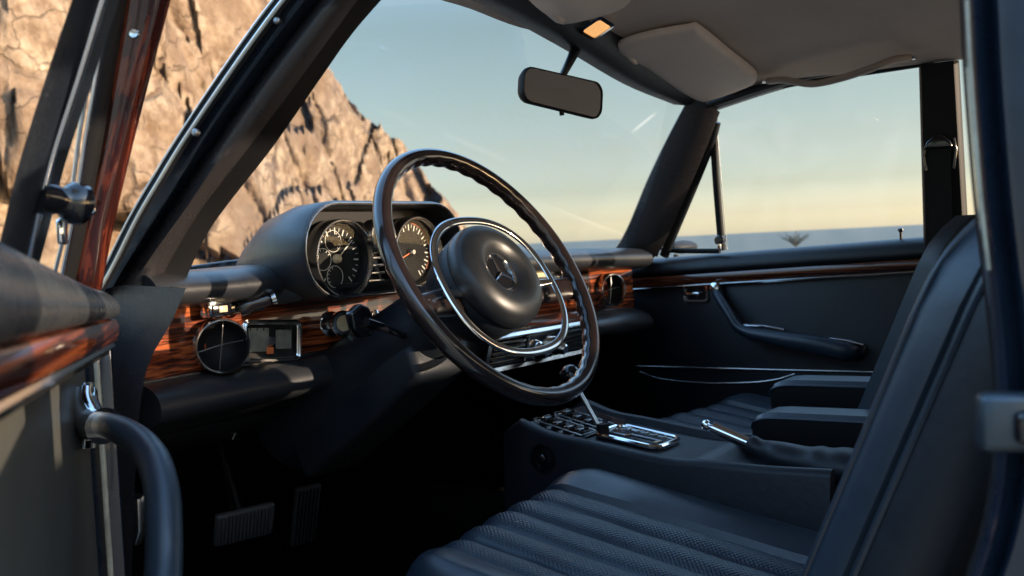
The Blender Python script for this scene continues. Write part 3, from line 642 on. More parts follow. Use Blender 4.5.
for s_ in (-1, 1):
    SPK = MB(); rings = []
    for k in range(11):
        t = k / 10; x = .045 + .153 * t; wd = .024 - .007 * t + .006 * max(0, t - .85) / .15; y = -.020 - .018 * t; z = -.030 + .026 * t ** 1.5
        rings.append([wpt(s_ * x, y + wd * math.cos(2 * math.pi * q / 16), z + .0085 * math.sin(2 * math.pi * q / 16)) for q in range(16)])
    SPK.loft(rings, BAKE); wbuild(SPK, 'spoke')
HUB = MB(); hc = wpt(.002, -.006, .004)
HUB.lathe([(.030, -.105), (.052, -.100), (.066, -.080), (.074, -.060), (.078, -.040), (.080, -.022), (.078, -.018)], hc, N, VIN, 56, ux=(1, 0, 0))
wbuild(HUB, 'hub')
PD = MB(); pf = catmull([(.070, -.019, 0), (.0805, -.018, 0), (.0835, -.013, 0), (.0825, .000, 0), (.076, .011, 0), (.062, .018, 0), (.048, .018, 0), (.0385, .013, 0), (.0325, .007, 0), (.0305, .002, 0)], 5)
HPAD = mat('hub_pad_rubber', (.008, .010, .013), .38, spec=.42, bump=(10, .5), var=(20, (.012, .014, .017)))
PD.lathe([(p.x, p.y) for p in pf], hc, N, HPAD, 64, ux=(1, 0, 0), sx=1.0, sy=.97); wbuild(PD, 'hub_pad', 70)
EM = MB(); EM.lathe([(0, .002), (.031, .002)], hc, N, GLB, 48)
EM.lathe([(.0260, .002), (.0264, .005), (.0285, .0068), (.0305, .005), (.031, .0)], hc, N, CHR, 48, ux=(1, 0, 0))
for a in (90, 210, 330):                                  # three-pointed star
    d = E1 * math.cos(rad(a)) + E2 * math.sin(rad(a)); t = N.cross(d); o = hc + N * .003
    EM.add([o + N * .0035, o + t * .0042 - d * .002, o + d * .0262, o - t * .0042 - d * .002, o + d * .0262 + N * .0004], [(0, 1, 4), (0, 4, 3), (1, 2, 4), (3, 4, 2)], CHR)
wbuild(EM, 'emblem', 10)

# ------------------------------------------------------------ passenger door
pd_ = MB()
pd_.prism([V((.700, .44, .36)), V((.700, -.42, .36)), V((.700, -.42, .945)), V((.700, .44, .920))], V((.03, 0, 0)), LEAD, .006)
pdoor = pd_.build('passenger_door', car)
ps = MB(); ps.prism([V((.732, .46, .33)), V((.732, -.44, .33)), V((.732, -.44, .95)), V((.732, .46, .925))], V((.07, 0, 0)), NAVY, .02, 3); ps.build('door_skin', pdoor)
def belt(y): return .937 + (.326 - y) * .041
tp = MB(); rings = []
prof = catmull([(.735, 0, -.045), (.735, 0, .0), (.725, 0, .006), (.705, 0, .004), (.690, 0, -.006), (.683, 0, -.022), (.686, 0, -.034), (.70, 0, -.040)], 3)
for k in range(17):
    y = .40 - 1.16 * k / 16; rings.append([V((p.x, y, belt(y) + p.z)) for p in prof])
tp.loft(rings, LEAD); tp.build('door_top_pad', pdoor, 60)
def dsweep(prof, m, name, y0=.36, y1=-.76, n=12, dz=lambda y: 0):
    mb = MB(); rings = []
    for k in range(n + 1):
        y = y0 + (y1 - y0) * k / n; rings.append([V((x, y, belt(y) + z + dz(y))) for x, z in prof])
    mb.loft(rings, m); return mb.build(name, pdoor)
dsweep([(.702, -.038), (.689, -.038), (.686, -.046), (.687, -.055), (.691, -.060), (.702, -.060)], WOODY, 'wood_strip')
dsweep([(.702, -.0615), (.690, -.0615), (.688, -.064), (.690, -.067), (.702, -.067)], CHRB, 'chrome_strip')
def dtube(pts, r, m, name, sm=6, **k): mb = MB(); mb.tube(pts, r, m, smooth=sm, **k); return mb.build(name, pdoor)
dtube([V((.697, .36, .682)), V((.697, .0, .686)), V((.697, -.30, .690))], .0025, CHRB, 'lower_trim', 3)
pk = MB(); pk.tube([hit(0, a, b, .690) for a, b in ((640, 372), (660, 379), (700, 383), (745, 383), (775, 380), (795, 374))], .003, CHRB, smooth=6)
pk.loft([[hit(0, a, b, .690) for a, b in ((640, 372), (660, 379), (700, 383), (745, 383), (775, 380), (795, 374))], [hit(0, a, b + 60, .695) for a, b in ((640, 372), (660, 379), (700, 383), (745, 383), (775, 380), (795, 374))]], LEAD, closed=False); pk.build('map_pocket', pdoor, 60)
ir = MB(); c0 = hit(0, 696, 293, .697); o_ = [c0 + V((0, -y, z)) for y, z in rrect(0, 0, .062, .040, .008, 4)]; i_ = [c0 + V((0, -y, z)) for y, z in rrect(0, 0, .054, .032, .006, 4)]
ir.loft([o_, [p - V((.004, 0, 0)) for p in o_], [p - V((.004, 0, 0)) for p in i_], [p + V((.002, 0, 0)) for p in i_]], CHR, cap=False); ir.add([p + V((.001, 0, 0)) for p in i_], [tuple(range(len(i_)))], GLB)
ir.box(c0 + V((-.006, .006, -.002)), (.006, .036, .009), CHR, .003); ir.build('door_release', pdoor)
ph = MB(); pts = [hit(0, 716, 290, .690), hit(0, 718, 296, .665), hit(0, 728, 312, .650), hit(0, 742, 330, .640), hit(0, 775, 338, .635), hit(0, 815, 345, .635), hit(0, 848, 352, .645), hit(0, 858, 351, .690)]
ph.tube(pts, lambda u: (.010 + .004 * min(1, u * 2), .011 + .010 * max(0, min(1, (u - .4) * 3))), LEA, seg=14, smooth=6, upv=(1, 0, 0))
hnd = ph.build('pull_handle', pdoor)
hc_ = MB(); hc_.lathe([(0, -.008), (.012, -.006), (.014, .002), (.011, .012), (0, .016)], hit(0, 716, 288, .680), (-1, 0, .2), CHR, 20); hc_.build('handle_cap', pdoor)
for a, b in (((745, 325), (785, 330)), ((826, 338), (864, 345))):
    hc_ = MB(); p0 = hit(0, *a, .66); p1 = hit(0, *b, .66); hc_.tube([p0, (p0 + p1) / 2 + V((0, 0, .003)), p1], lambda u: (.011 * (1 - .4 * abs(u - .3)), .0038), CHR, smooth=5, upv=(1, 0, 0)); hc_.build('handle_trim', pdoor)
# window frame
wf = MB()
wf.tube([hit(0, a, b, .69 - .0007 * (245 - b) * .5) for a, b in ((664, 256), (672, 236), (694, 184), (710, 144), (716, 122))], .009, VIN, smooth=5, sq=1.3, upv=(1, 0, 0))
wf.tube([hit(0, 715, 121, .645), V((.630, .09, 1.290)), V((.634, -.05, 1.303)), V((.636, -.36, 1.309))], .006, VIN, smooth=5)
wf.build('window_frame', pdoor)
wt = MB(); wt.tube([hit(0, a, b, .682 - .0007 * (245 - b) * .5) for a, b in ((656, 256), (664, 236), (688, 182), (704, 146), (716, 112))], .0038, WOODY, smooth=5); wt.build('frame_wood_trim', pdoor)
vd = MB(); vd.tube([hit(0, 713, 130, .655), hit(0, 717, 190, .675), hit(0, 722, 250, .695)], .0085, BLKM, smooth=4, upv=(1, 0, 0)); vd.tube([hit(0, 717, 130, .652), hit(0, 722, 190, .670), hit(0, 727, 250, .690)], .0010, STEEL, smooth=4); vd.tube([hit(0, 662, 250, .70), hit(0, 690, 251, .70), hit(0, 720, 251, .70)], .006, BLKM, smooth=3); vd.build('vent_window_bar', pdoor)
vl = MB(); c0 = hit(0, 721, 240, .685); vl.lathe([(.011, 0), (.0115, .012), (.008, .016), (0, .016)], c0, (-1, 0, 0), GLB, 20); vl.box(c0 + V((-.01, .0, -.012)), (.008, .009, .024), CHR, .003); vl.build('vent_latch', pdoor)
pn = MB(); c0 = hit(0, 901, 240, .712); pn.tube([c0, c0 + V((0, 0, .020))], .0028, GLB); pn.lathe([(0, .006), (.0055, .004), (.006, 0), (.003, -.004)], c0 + V((0, 0, .020)), (0, 0, 1), GLB, 14); pn.build('lock_pin', pdoor)
wg = MB(); wg.add([V((.722, .27, .935)), V((.722, -.42, .965)), V((.645, -.40, 1.30)), V((.645, .10, 1.29))], [(0, 1, 2, 3)], GLASS); wg.build('window_glass', pdoor)
# passenger B pillar and belt
bpq = MB(); bpq.loft([[V((.715 - .075 * t, y + dy, .95 + .36 * t)) for y, dy in ((-.335, 0), (-.345, 0), (-.405, 0), (-.405, 0))] for t, dy in ((0, 0), (.5, 0), (1, 0))], VIN, closed=False)
bpo = MB()
rings = []
for t in (0, .25, .5, .75, 1):
    x = .672 - .045 * t; z = .93 + .375 * t; y0 = -.322 - .012 * t; y1 = -.405 - .0 * t
    rings.append([V((x, y0, z)), V((x - .008, y0 - .006, z)), V((x - .008, y1 + .006, z)), V((x, y1, z)), V((x + .012, y1, z)), V((x + .03, y0, z))])
bpo.loft(rings, BLKM); bpo_ = bpo.build('door_pillar', car)
lw = MB(); lw.prism([V((.74, -.34, .34)), V((.74, -.45, .34)), V((.70, -.43, .95)), V((.70, -.33, .95))], V((.05, 0, 0)), VIN, .01); lw.build('pillar_base', bpo_)
ba = MB(); c0 = hit(0, 941, 144, .640)
ba.prism([c0 + V((0, y, z)) for y, z in ((.0, .022), (.022, .006), (.030, -.008), (-.024, -.010), (-.022, .002))], V((-.018, 0, 0)), GLB, .004, 3)
ba.tube([c0 + V((-.01, .028, -.008)), c0 + V((-.012, .03, -.02)), c0 + V((-.01, .026, -.05))], .0022, GLB); ba.tube([c0 + V((-.01, -.026, .008)), c0 + V((-.012, -.03, -.015)), c0 + V((-.01, -.024, -.05))], .0022, GLB); ba.build('belt_anchor', bpo_)
bl = MB(); bl.loft([[c0 + V((-.012, .020, -.01)), c0 + V((-.012, -.020, -.01))], [c0 + V((-.016, .022, -.12)), c0 + V((-.016, -.020, -.12))], [c0 + V((-.02, .02, -.30)), c0 + V((-.02, -.026, -.30))]], RUB, closed=False); bl.build('seat_belt', bpo_)
sw = MB(); sw.lathe([(0, 0), (.004, 0), (.003, .003), (0, .003)], hit(0, 940, 91, .634), (-1, 0, 0), STEEL, 12); sw.build('screw', bpo_)

# ------------------------------------------------------------ roof fittings
def zroof(px, py, off=0.0):
    q = ray(px, py); k = .5; 
    for _ in range(4000):
        k += .001; p = CAM + q * k
        if p.z >= roofz(p.x, p.y) - off: return p
    return p
vz = MB(); cs = [zroof(a, b, .012) for a, b in ((616, 48), (640, 36), (688, 27), (700, 28), (730, 52), (754, 71), (756, 78), (748, 84), (712, 97), (700, 98), (680, 88), (640, 62))]
vc = catmull(cs, 3, True); cen = sum(vc, V()) / len(vc)
vz.loft([[cen.lerp(p, .9) + V((0, 0, .009)) for p in vc], [p + V((0, 0, .006)) for p in vc], [cen.lerp(p, 1.012) for p in vc], [p - V((0, 0, .005)) for p in vc], [cen.lerp(p, .97) - V((0, 0, .009)) for p in vc], [cen.lerp(p, .88) - V((0, 0, .0105)) for p in vc]], VIS)
vis = vz.build('sun_visor', car, 60)
vh = MB(); c0 = zroof(632, 58, .02); vh.tube([c0 + V((-.03, .0, .01)), c0, c0 + V((.03, .01, -.003))], .008, VIS, smooth=3); vh.build('visor_hinge', vis)
vz2 = MB(); cs = [zroof(a, b, .014) for a, b in ((562, 20), (545, 10), (526, -6), (500, -40), (560, -60), (640, -40), (634, -12), (626, 2), (600, 12))]
vc = catmull(cs, 3, True); cen = sum(vc, V()) / len(vc)
vz2.loft([[cen.lerp(p, .9) + V((0, 0, .009)) for p in vc], [p + V((0, 0, .006)) for p in vc], [p - V((0, 0, .005)) for p in vc], [cen.lerp(p, .95) - V((0, 0, .0095)) for p in vc]], VIS)
vis2 = vz2.build('sun_visor', car, 60)
vh = MB(); c0 = zroof(556, 13, .022); vh.tube([c0 + V((-.03, .0, .01)), c0, c0 + V((.03, .01, -.003))], .008, VIS, smooth=3); vh.build('visor_hinge', vis2)
dl = MB(); c0 = zroof(594, 22, .004); e = .008
px_ = zroof(612, 32, .004) - zroof(580, 21, .004); px_ = V((1, .05, -.14)).normalized(); pz_ = V((.30, .42, .86)); py_ = pz_.cross(px_).normalized(); pz_ = px_.cross(py_); c0 = c0 - pz_ * .008
o_ = [c0 + px_ * x + py_ * y for x, y in rrect(0, 0, .058, .050, .008, 4)]; i_ = [c0 + px_ * x + py_ * y for x, y in rrect(0, 0, .044, .036, .006, 4)]
dl.loft([[p + pz_ * .006 for p in o_], [p - pz_ * .006 for p in o_], [p - pz_ * .007 for p in i_], [p + pz_ * .004 for p in i_]], CHR, cap=False); dlo = dl.build('dome_light', car)
le = MB(); le.loft([i_, [c0.lerp(p, .9) - pz_ * .006 for p in i_], [c0.lerp(p, .5) - pz_ * .009 for p in i_]], LAMP); le.build('lamp_lens', dlo, 70)
# grab handle
gh = MB(); gp = [zroof(769, 81, .012), zroof(784, 80, .024), zroof(812, 84, .040), zroof(842, 78, .042), zroof(872, 68, .038), zroof(893, 60, .024), zroof(909, 58, .012)]
GRB = mat('grab_handle_vinyl', (.36, .28, .23), .45, spec=.4, bump=(200, .4))
gh.tube(gp, lambda u: (.007, .011), GRB, smooth=6, upv=(0, 0, 1)); gho = gh.build('grab_handle', car)
gc = MB(); gc.tube([gp[0] + V((-.01, .012, 0)), gp[0], gp[1]], (lambda u: (.0045, .010)), CHR, upv=(0, 0, 1)); gc.build('chrome_cap', gho); gc = MB(); gc.tube([gp[5], gp[6], gp[6] + V((0, -.012, 0))], (lambda u: (.0045, .010)), CHR, upv=(0, 0, 1)); gc.build('chrome_cap', gho)
# mirror
mm = MB(); mc = dep(562, 93, 1.60)
my_ = V((-.30, -.95, .02)).normalized()
def mhit(a, b): q = ray(a, b); return CAM + q * ((mc - CAM).dot(my_) / q.dot(my_))
qx = mhit(602, 103) - mhit(522, 84); mx_ = qx.normalized(); mz_ = my_.cross(mx_).normalized(); mz_ = mz_ if mz_.z > 0 else -mz_
if my_.dot(CAM - mc) < 0: my_ = -my_
W_, H_ = qx.length * .99, .060
def mring(s, off, r=.018): return [mc + mx_ * (x + 0) + mz_ * (z * (1 + .10 * x / W_)) + my_ * off for x, z in rrect(0, 0, W_ * s, H_ * (s - (1 - s) * 1.2), r, 6)]
mm.loft([mring(.80, -.022), mring(.95, -.014), mring(1, -.002), mring(1, .004), mring(.985, .007), mring(.965, .006), mring(.96, .003)], RUB)
mir = mm.build('rear_view_mirror', car, 50)
MIR = mat('mirror_glass', (.93, .91, .87), .04, metal=1); mg = MB(); mg.add(mring(.965, .0045), [tuple(range(28))], MIR); mg.build('mirror_glass', mir)
ma = MB(); base = hit(2, 577, 47, 1.345); ma.tube([mc + my_ * -.012 + mz_ * .018, mc.lerp(base, .5) + my_ * -.012, base], lambda u: .0055 + .005 * u ** 2, VIN, smooth=5); ma.lathe([(.022, 0), (.02, .006), (.010, .012), (0, .013)], base + V((0, 0, .012)), (0, -.3, -1), VIN, 20); ma.tube([mc - mz_ * .026, mc - mz_ * .036 + mx_ * .002], .004, RUB); ma.build('mirror_arm', mir)

# ------------------------------------------------------------ console, lever, brake
cn = MB()
nearT = [hit(0, a, b, -.12) for a, b in ((519, 419), (549, 432), (586, 440), (637, 452), (670, 458), (700, 460), (760, 466), (831, 470))]
farT = [V((.105, p.y + .015, p.z)) for p in nearT]
nT = catmull(nearT, 4); rings = []
for p in nT:
    z = p.z; y = p.y; z2 = z - .0
    deepk = min(1, max(0, (-.17 - y) / .03)); lip = .028 * deepk
    rings.append([V((-.125, y + .01, .40)), V((-.125, y, z - .010)), V((-.121, y, z - .003)), V((-.113, y, z)), V((-.106, y, z - .002)), V((-.102, y, z - .010 - lip)), V((.082, y + .005, z - .012 - lip)), V((.087, y + .005, z - .002)), V((.094, y + .005, z)), V((.102, y, z - .003)), V((.108, y, z - .012)), V((.108, y + .01, .40))])
front = [p + V((0, .03, -.02 if i not in (0, 11) else 0)) for i, p in enumerate(rings[0])]
rings = [front] + rings
CVIN = mat('console_vinyl', (.0045, .006, .010), .45, spec=.35, bump=(90, .5))
cn.loft(rings, CVIN); cono = cn.build('centre_console', car, 40)
def ctop(x, y):
    for a, b in zip(nT, nT[1:]):
        if a.y >= y >= b.y: return V((x, y, a.z + (b.z - a.z) * (a.y - y) / (a.y - b.y) - .010))
    return V((x, y, nT[0].z if y > nT[0].y else nT[-1].z))
pl_ = MB(); g_ = [[ctop(x, y) + V((0, 0, .003)) for x in (-.094, .074)] for y in (.125, .09, .06, .028)]
pl_.loft(g_, GLB, closed=False); 
for k, x in ((0, -.062), (1, .0)):
    for i in range(4):
        y = .112 - i * .022; c0 = ctop(x, y) + V((0, 0, .007)); pl_.box(c0, (.028, .015, .011), GLB, .004)
    pts = [ctop(x + s_ * .022, y) + V((0, 0, .005)) for s_, y in ((-1, .126), (1, .126), (1, .033), (-1, .033))]
    pl_.tube(pts, .0014, CHRB, seg=6, closed=True)
pl_.build('switch_panel', cono)
gg = MB(); pts = [V((x, y, 0)) for x, y in rrect(-.020, -.035, .085, .115, .018, 5)]; pts = [ctop(p.x, p.y) + V((0, 0, .005)) for p in pts]
gg.tube(pts, .0042, CHR, seg=8, closed=True); pin = [p.lerp(sum(pts, V()) / len(pts), .12) for p in pts]; gg.add(pin, [tuple(range(len(pin)))], GLB)
for i in range(5): gg.box(ctop(.010, -.005 - .016 * i) + V((0, 0, .006)), (.008, .003, .001), WHT, 0)
gg.box(ctop(-.030, -.075) + V((0, 0, .006)), (.014, .006, .002), IVO, .0005)
gg.tube([ctop(-.035, .015) + V((0, 0, .006)), ctop(-.035, -.02) + V((0, 0, .006)), ctop(-.022, -.025) + V((0, 0, .006)), ctop(-.022, -.08) + V((0, 0, .006))], .0022, STEEL, seg=6)
gg.build('gear_gate', cono)
gl = MB(); lb = ctop(-.05, .012) + V((0, 0, .004)); lt = hit(0, 571, 376, -.05); gl.tube([lb, lt], .0040, CHRB); gl.tube([lb - V((0, 0, .004)), lb + V((0, 0, .018))], .010, RUB)
gl.lathe([(.006, -.030), (.010, -.018), (.0155, -.008), (.0175, .002), (.015, .012), (.008, .018), (0, .019)], lt, (lt - lb), GLB, 24); gl.build('gear_lever', cono)
sp = MB(); c0 = hit(0, 543, 458, -.126); sp.lathe([(.024, 0), (.023, .004), (.020, .004), (.018, -.001), (.010, .001), (.009, .008), (.006, .010), (0, .010)], c0, (-1, 0, .0), GLB, 28); sp.build('lighter_socket', cono)
hbk = MB(); p0 = hit(0, 713, 428, -.045); p1 = hit(0, 752, 445, -.045); hbk.tube([p0, p1], .0092, CHR, seg=20); d = (p0 - p1).normalized()
hbk.lathe([(.004, 0), (.004, .006), (.0075, .008), (.0085, .013), (.006, .017), (0, .017)], p0, d, CHR, 20)
for k in (-1, 1): hbk.tube([p0.lerp(p1, .05) + V((0, 0, .0092 * k)), p1 + V((0, 0, .0092 * k))], .0012, STEEL, seg=6)
hbo = hbk.build('hand_brake', car)
bt = MB(); P0 = [p1 + d * .005, p1 - d * .022, hit(0, 782, 456, -.045), hit(0, 812, 462, -.045), hit(0, 842, 466, -.045), hit(0, 880, 470, -.045)]
bt.tube(P0, lambda u: (.013 + .012 * min(1, u * 1.3) + .0012 * math.sin(u * 23 + 2 * math.sin(u * 9)), .013 + .028 * min(1, u * 1.2) + .0015 * math.sin(u * 19 + 1)), VIN, seg=20, smooth=8, upv=(0, 0, 1)); bt.build('brake_boot', hbo, 60)

# ------------------------------------------------------------ front seats
def seat(dx, dy, mirror, name='front_seat'):
    root = bpy.data.objects.new(name, None); scene.collection.objects.link(root); root.parent = car; root.location = (dx, dy, .36)
    X = lambda x: dx + (x if not mirror else -x)
    XI, XO, XB = .235, -.265, .140          # inner edge, outer edge, bolster start (local)
    def ctr(y): return .640 + .0 * y - .155 * max(0, -(y - .02)) * (1 if y < .02 else 0) - 0
    mb = MB(); Pf = MB(); rows = []; NXs = 96; NYs = 44
    def cz(x, y):
        z = ctr(y)
        if y > -.03: z -= .10 * ((y + .03) / .10) ** 2.2
        # pleats
        if XO + .085 < x < XB:
            t = (x - (XO + .085)) / ((XB - XO - .085) / 5); fr = t - math.floor(t); z += .0185 * (abs(math.sin(math.pi * fr)) ** .5) - .016
        else:
            z += .004
            if x >= XB: u = (x - XB) / (XI - XB); z += .012 * math.sin(math.pi * min(1, u * .9)) - .055 * max(0, u - .72) ** 2 / .0784
            else: u = (XO + .085 - x) / .085; z += .010 * math.sin(math.pi * min(1, u * .9)) - .06 * max(0, u - .6) ** 2 / .16
        z += .0022 * noise.noise(V((x * 22, y * 13, dx * 9)))
        return z
    for i in range(NXs + 1):
        x = XO + (XI - XO) * i / NXs; row = []
        rnd = .05 * max(0, abs((x - (XI + XO) / 2) / ((XI - XO) / 2)) - .72) ** 2 / .0784 + .075 * max(0, (.15 - x) / .415) ** 1.6
        for j in range(NYs + 1):
            t = j / NYs; y = -.50 + .565 * t; yy = y if t < .9 else y
            row.append(V((X(x), dy + y - rnd * t, cz(x, y))))
        row = row + [row[-1] + V((0, .008, -.03)), row[-1] + V((0, -.004, -.07)), row[-1] + V((0, -.04, -.16))]
        rows.append(row)
    i0 = int(round((XO + .085 - XO) / (XI - XO) * NXs)); i1 = int(round((XB - XO) / (XI - XO) * NXs))
    mb.loft(rows[:i0 + 1], LEA, closed=False); mb.loft(rows[i0:i1 + 1], PERF, closed=False); mb.loft(rows[i1:], LEA, closed=False)
    for rr_ in (rows[0], rows[-1]):
        mb.loft([rr_, [V((p.x, p.y, .44)) for p in rr_]], LEA, closed=False)
    mb.build('seat_cushion', root, 70)
    pb = MB(); pts = [rows[NXs - 7][j] + V((0, 0, .0005)) for j in range(NYs + 1)]; 
    bs = MB(); bs.box((dx, dy - .22, .42), (.44, .50, .12), VIN, .02); bs.build('seat_base', root)
    # backrest
    yf = lambda z: -.478 + (.065 if mirror else 0) - .43 * (z - .6)
    bk = MB(); rings = []
    zs = [.58, .64, .70, .76, .82, .88, .93, .965, .988, 1.000, 1.006]
    for z in zs:
        top = max(0, (z - .93) / .076); ins = .030 * top ** 2.2; dp = .105 - .040 * top ** 1.5
        y0 = yf(z) - .020 * top ** 3; xo, xi = XO + ins + .0, XI + .01 - ins; ring_ = []
        # outline, clockwise from outer front
        pr = [(xo + .022, y0), (xo + .008, y0 - .004), (xo, y0 - .016), (xo - .001, y0 - .036), (xo + .006, y0 - .041), (xo + .006, y0 - .046), (xo + .001, y0 - .052), (xo + .004, y0 - dp), (xo + .02, y0 - dp - .012), (xi - .02, y0 - dp - .012), (xi, y0 - dp), (xi, y0 - .03), (xi - .008, y0 - .004), (xi - .03, y0)]
        n6 = 30
        pr += [(xi - .03 - (xi - xo - .06) * k / n6, y0 - .012 + .010 * abs(math.sin(math.pi * k / 5)) ** .6) for k in range(1, n6)]
        rings.append([V((X(a), dy + b, z)) for a, b in pr])
    bk.loft([r_[11:] + r_[:5] for r_ in rings], LEA, closed=False); bk.loft([r_[4:12] for r_ in rings], VIN, closed=False); bk.add(rings[-1], [tuple(range(len(rings[-1])))], LEA); bko = bk.build('backrest', root, 55)
    pi = MB(); pi.tube([r_[4].lerp(r_[5], .5) for r_ in rings] + [rings[-1][4].lerp(rings[-1][10], q) + V((0, 0, .004)) for q in (.2, .5, .8)], .0042, LEA, seg=8, smooth=3)
    pi.tube([r_[1] for r_ in rings], .0028, LEA, seg=8, smooth=3); pi.build('piping', root)
    return root
ds = seat(-.36, -.0, False); ps_ = seat(.37, .12, True)
ds['label'] = 'driver seat with ribbed perforated leather'; ps_['label'] = 'passenger seat beyond the centre console'
# folding armrests
for i, (x, y0, z) in enumerate(((.075, -.205, .680), (.205, -.185, .712))):
    a_ = MB(); rings = []
    for k in range(9):
        t = k / 8; s_ = (.80, .92, .98, 1, 1, 1, 1, 1, 1)[k]
        hh = (.010, .021, .028, .033, .034, .034, .034, .034, .034)[k]; y = y0 - (0, .003, .009, .022, .045, .12, .20, .26, .31)[k]
        rings.append([V((x + a * s_, y, z + .010 * t + b)) for a, b in ((-.036, -hh * .7), (-.030, -hh), (.030, -hh), (.036, -hh * .7), (.036, hh * .6), (.030, hh * .85), (-.030, hh * .85), (-.036, hh * .6))])
    a_.loft([r_[3:] for r_ in rings], LEA, closed=False); a_.loft([[r_[7]] + r_[:4] for r_ in rings], BLKM, closed=False); a_.add(rings[0], [tuple(range(8))], BLKM); ao = a_.build('armrest', car, 40)  # lit top and shaded sides put in as lighter and darker materials
    pg = MB(); pg.tube([r_[7] for r_ in rings], .0022, LEA, seg=6, smooth=2); pg.build('piping', ao)

# ------------------------------------------------------------ pedals
bpn = MB(); c0 = hit(1, 244, 524, .60); A = [V((.93, -.36, .04)).normalized(), V((.33, .82, .45)).normalized(), V((0, 0, 1))]; A[2] = A[0].cross(A[1]).normalized(); A[1] = A[2].cross(A[0])
PEDM = mat('pedal_rubber', (.05, .05, .055), .5, spec=.35, bump=(80, .5))
bpn.box(c0, (.108, .014, .070), PEDM, .009, A, 3)
for k in range(14): bpn.box(c0 + A[0] * (-.042 + .0065 * k) - A[1] * .007, (.0030, .006, .060), PEDM, .001, A)
bpn.tube([c0 + V((0, .01, .02)), c0 + V((0, .05, .12)), c0 + V((.0, .12, .28))], .006, RUB, smooth=4); bpn.build('brake_pedal', car)
ap = MB(); c0 = hit(1, 305, 515, .62); ap.box(c0, (.052, .012, .14), PEDM, .005, A)
for k in range(6): ap.box(c0 + A[0] * (-.018 + .0072 * k) - A[1] * .007, (.003, .005, .13), RUB, .001, A)
ap.build('accelerator_pedal', car)
mtm = MB(); mtm.box((-.36, .35, .332), (.46, .55, .010), RUB, .004); mtm.build('floor_mat', car)
ur = MB(); ur.tube([hit(1, 250, 402, .45), hit(1, 262, 398, .45), hit(1, 285, 403, .45), hit(1, 305, 408, .5)], .002, STEEL, smooth=4); ur.tube([hit(1, 232, 440, .5), hit(1, 237, 430, .5)], .0035, STEEL); ur.tube([hit(1, 222, 446, .5), hit(1, 226, 480, .52), hit(1, 232, 510, .6)], .0028, RUB, smooth=4); ur.build('under_dash_cable', car)

# ------------------------------------------------------------ driver door (open)
H = V((-.72, .36, 0)); DA = V((-.598, -.802, 0)).normalized(); DN = V((.802, -.598, 0)).normalized()
def dp(s, e, z): return H + DA * s + DN * e + V((0, 0, z))
def dhit(px, py, e):
    q = ray(px, py); k = ((H + DN * e - CAM).dot(DN)) / q.dot(DN); return CAM + q * k
def dz(s): return (s - .22) * .036
dd_ = MB(); dd_.prism([dp(.11, -.004, .34), dp(1.02, -.004, .34), dp(1.02, -.004, .92 + dz(1.0)), dp(.11, -.004, .90)], -DN * .03, DPAN, .004)
ddoor = dd_.build('driver_door', car)
def dbl(mb, nm, ang=50): return mb.build(nm, ddoor, ang)
sk = MB(); sk.prism([dp(.02, -.04, .33), dp(1.05, -.04, .33), dp(1.05, -.04, .95 + dz(1.0)), dp(.02, -.04, .92)], -DN * .05, NAVY, .015); dbl(sk, 'door_skin')
def dsw(prof, m, name, s0=.22, s1=1.06, n=30, endround=0, ang=50, grow=None):
    mb = MB(); rings = []
    for k in range(n + 1):
        t = (k / n) ** 1.6; s = s0 + (s1 - s0) * t; en = 1
        if endround: u = min(1, (s - s0) / endround); en = math.sqrt(max(0.0, 1 - (1 - u) ** 2)) * .999 + .001
        g_ = grow(s) if grow else (0, 1)
        rings.append([dp(s, (e * en if e > .012 else e), z * g_[1] + (1 - g_[1]) * prof[-1][1] + dz(s)) for e, z in prof])
    mb.loft(rings, m); return dbl(mb, name, ang)
pr = catmull([(-.02, .940, 0), (-.02, .966, 0), (-.005, .974, 0), (.018, .972, 0), (.040, .963, 0), (.050, .950, 0), (.048, .940, 0), (.036, .9375, 0), (.0, .9375, 0)], 4)
DPAD = mat('lit_door_leather', (.030, .033, .036), .27, spec=.6, bump=(11, 2.2), var=(18, (.038, .040, .042)))  # strong light on this pad is put into a paler base colour
dsw([(p.x, p.y) for p in pr], DPAD, 'door_top_pad', endround=.05, ang=70, grow=lambda s: (0, 1 + 1.6 * max(0, s - .33)))
WOODD = wood('zebrano_driver_door', DA)
pr = catmull([(.0, .937, 0), (.040, .937, 0), (.046, .932, 0), (.0475, .925, 0), (.045, .916, 0), (.038, .912, 0), (.0, .912, 0)], 3)
dsw([(p.x, p.y) for p in pr], WOODD, 'wood_strip', endround=.03, ang=60)
dsw([(.0, .911), (.041, .911), (.043, .908), (.041, .9055), (.0, .905)], CHR, 'chrome_strip', endround=.03)
dsw([(.0, .904), (.036, .903), (.036, .900), (.0, .897)], RUB, 'lower_lip', endround=.03)
# chrome edge strip and shut face at the hinge end
es = MB(); es.prism([dp(.095, .004, .34), dp(.095, .011, .34), dp(.095, .011, .93), dp(.095, .004, .93)], DA * .008, CREAM, .002); es.prism([dp(.086, -.02, .34), dp(.086, .024, .34), dp(.086, .024, .93), dp(.086, -.02, .93)], DA * .006, NAVY, .002); dbl(es, 'edge_strip')
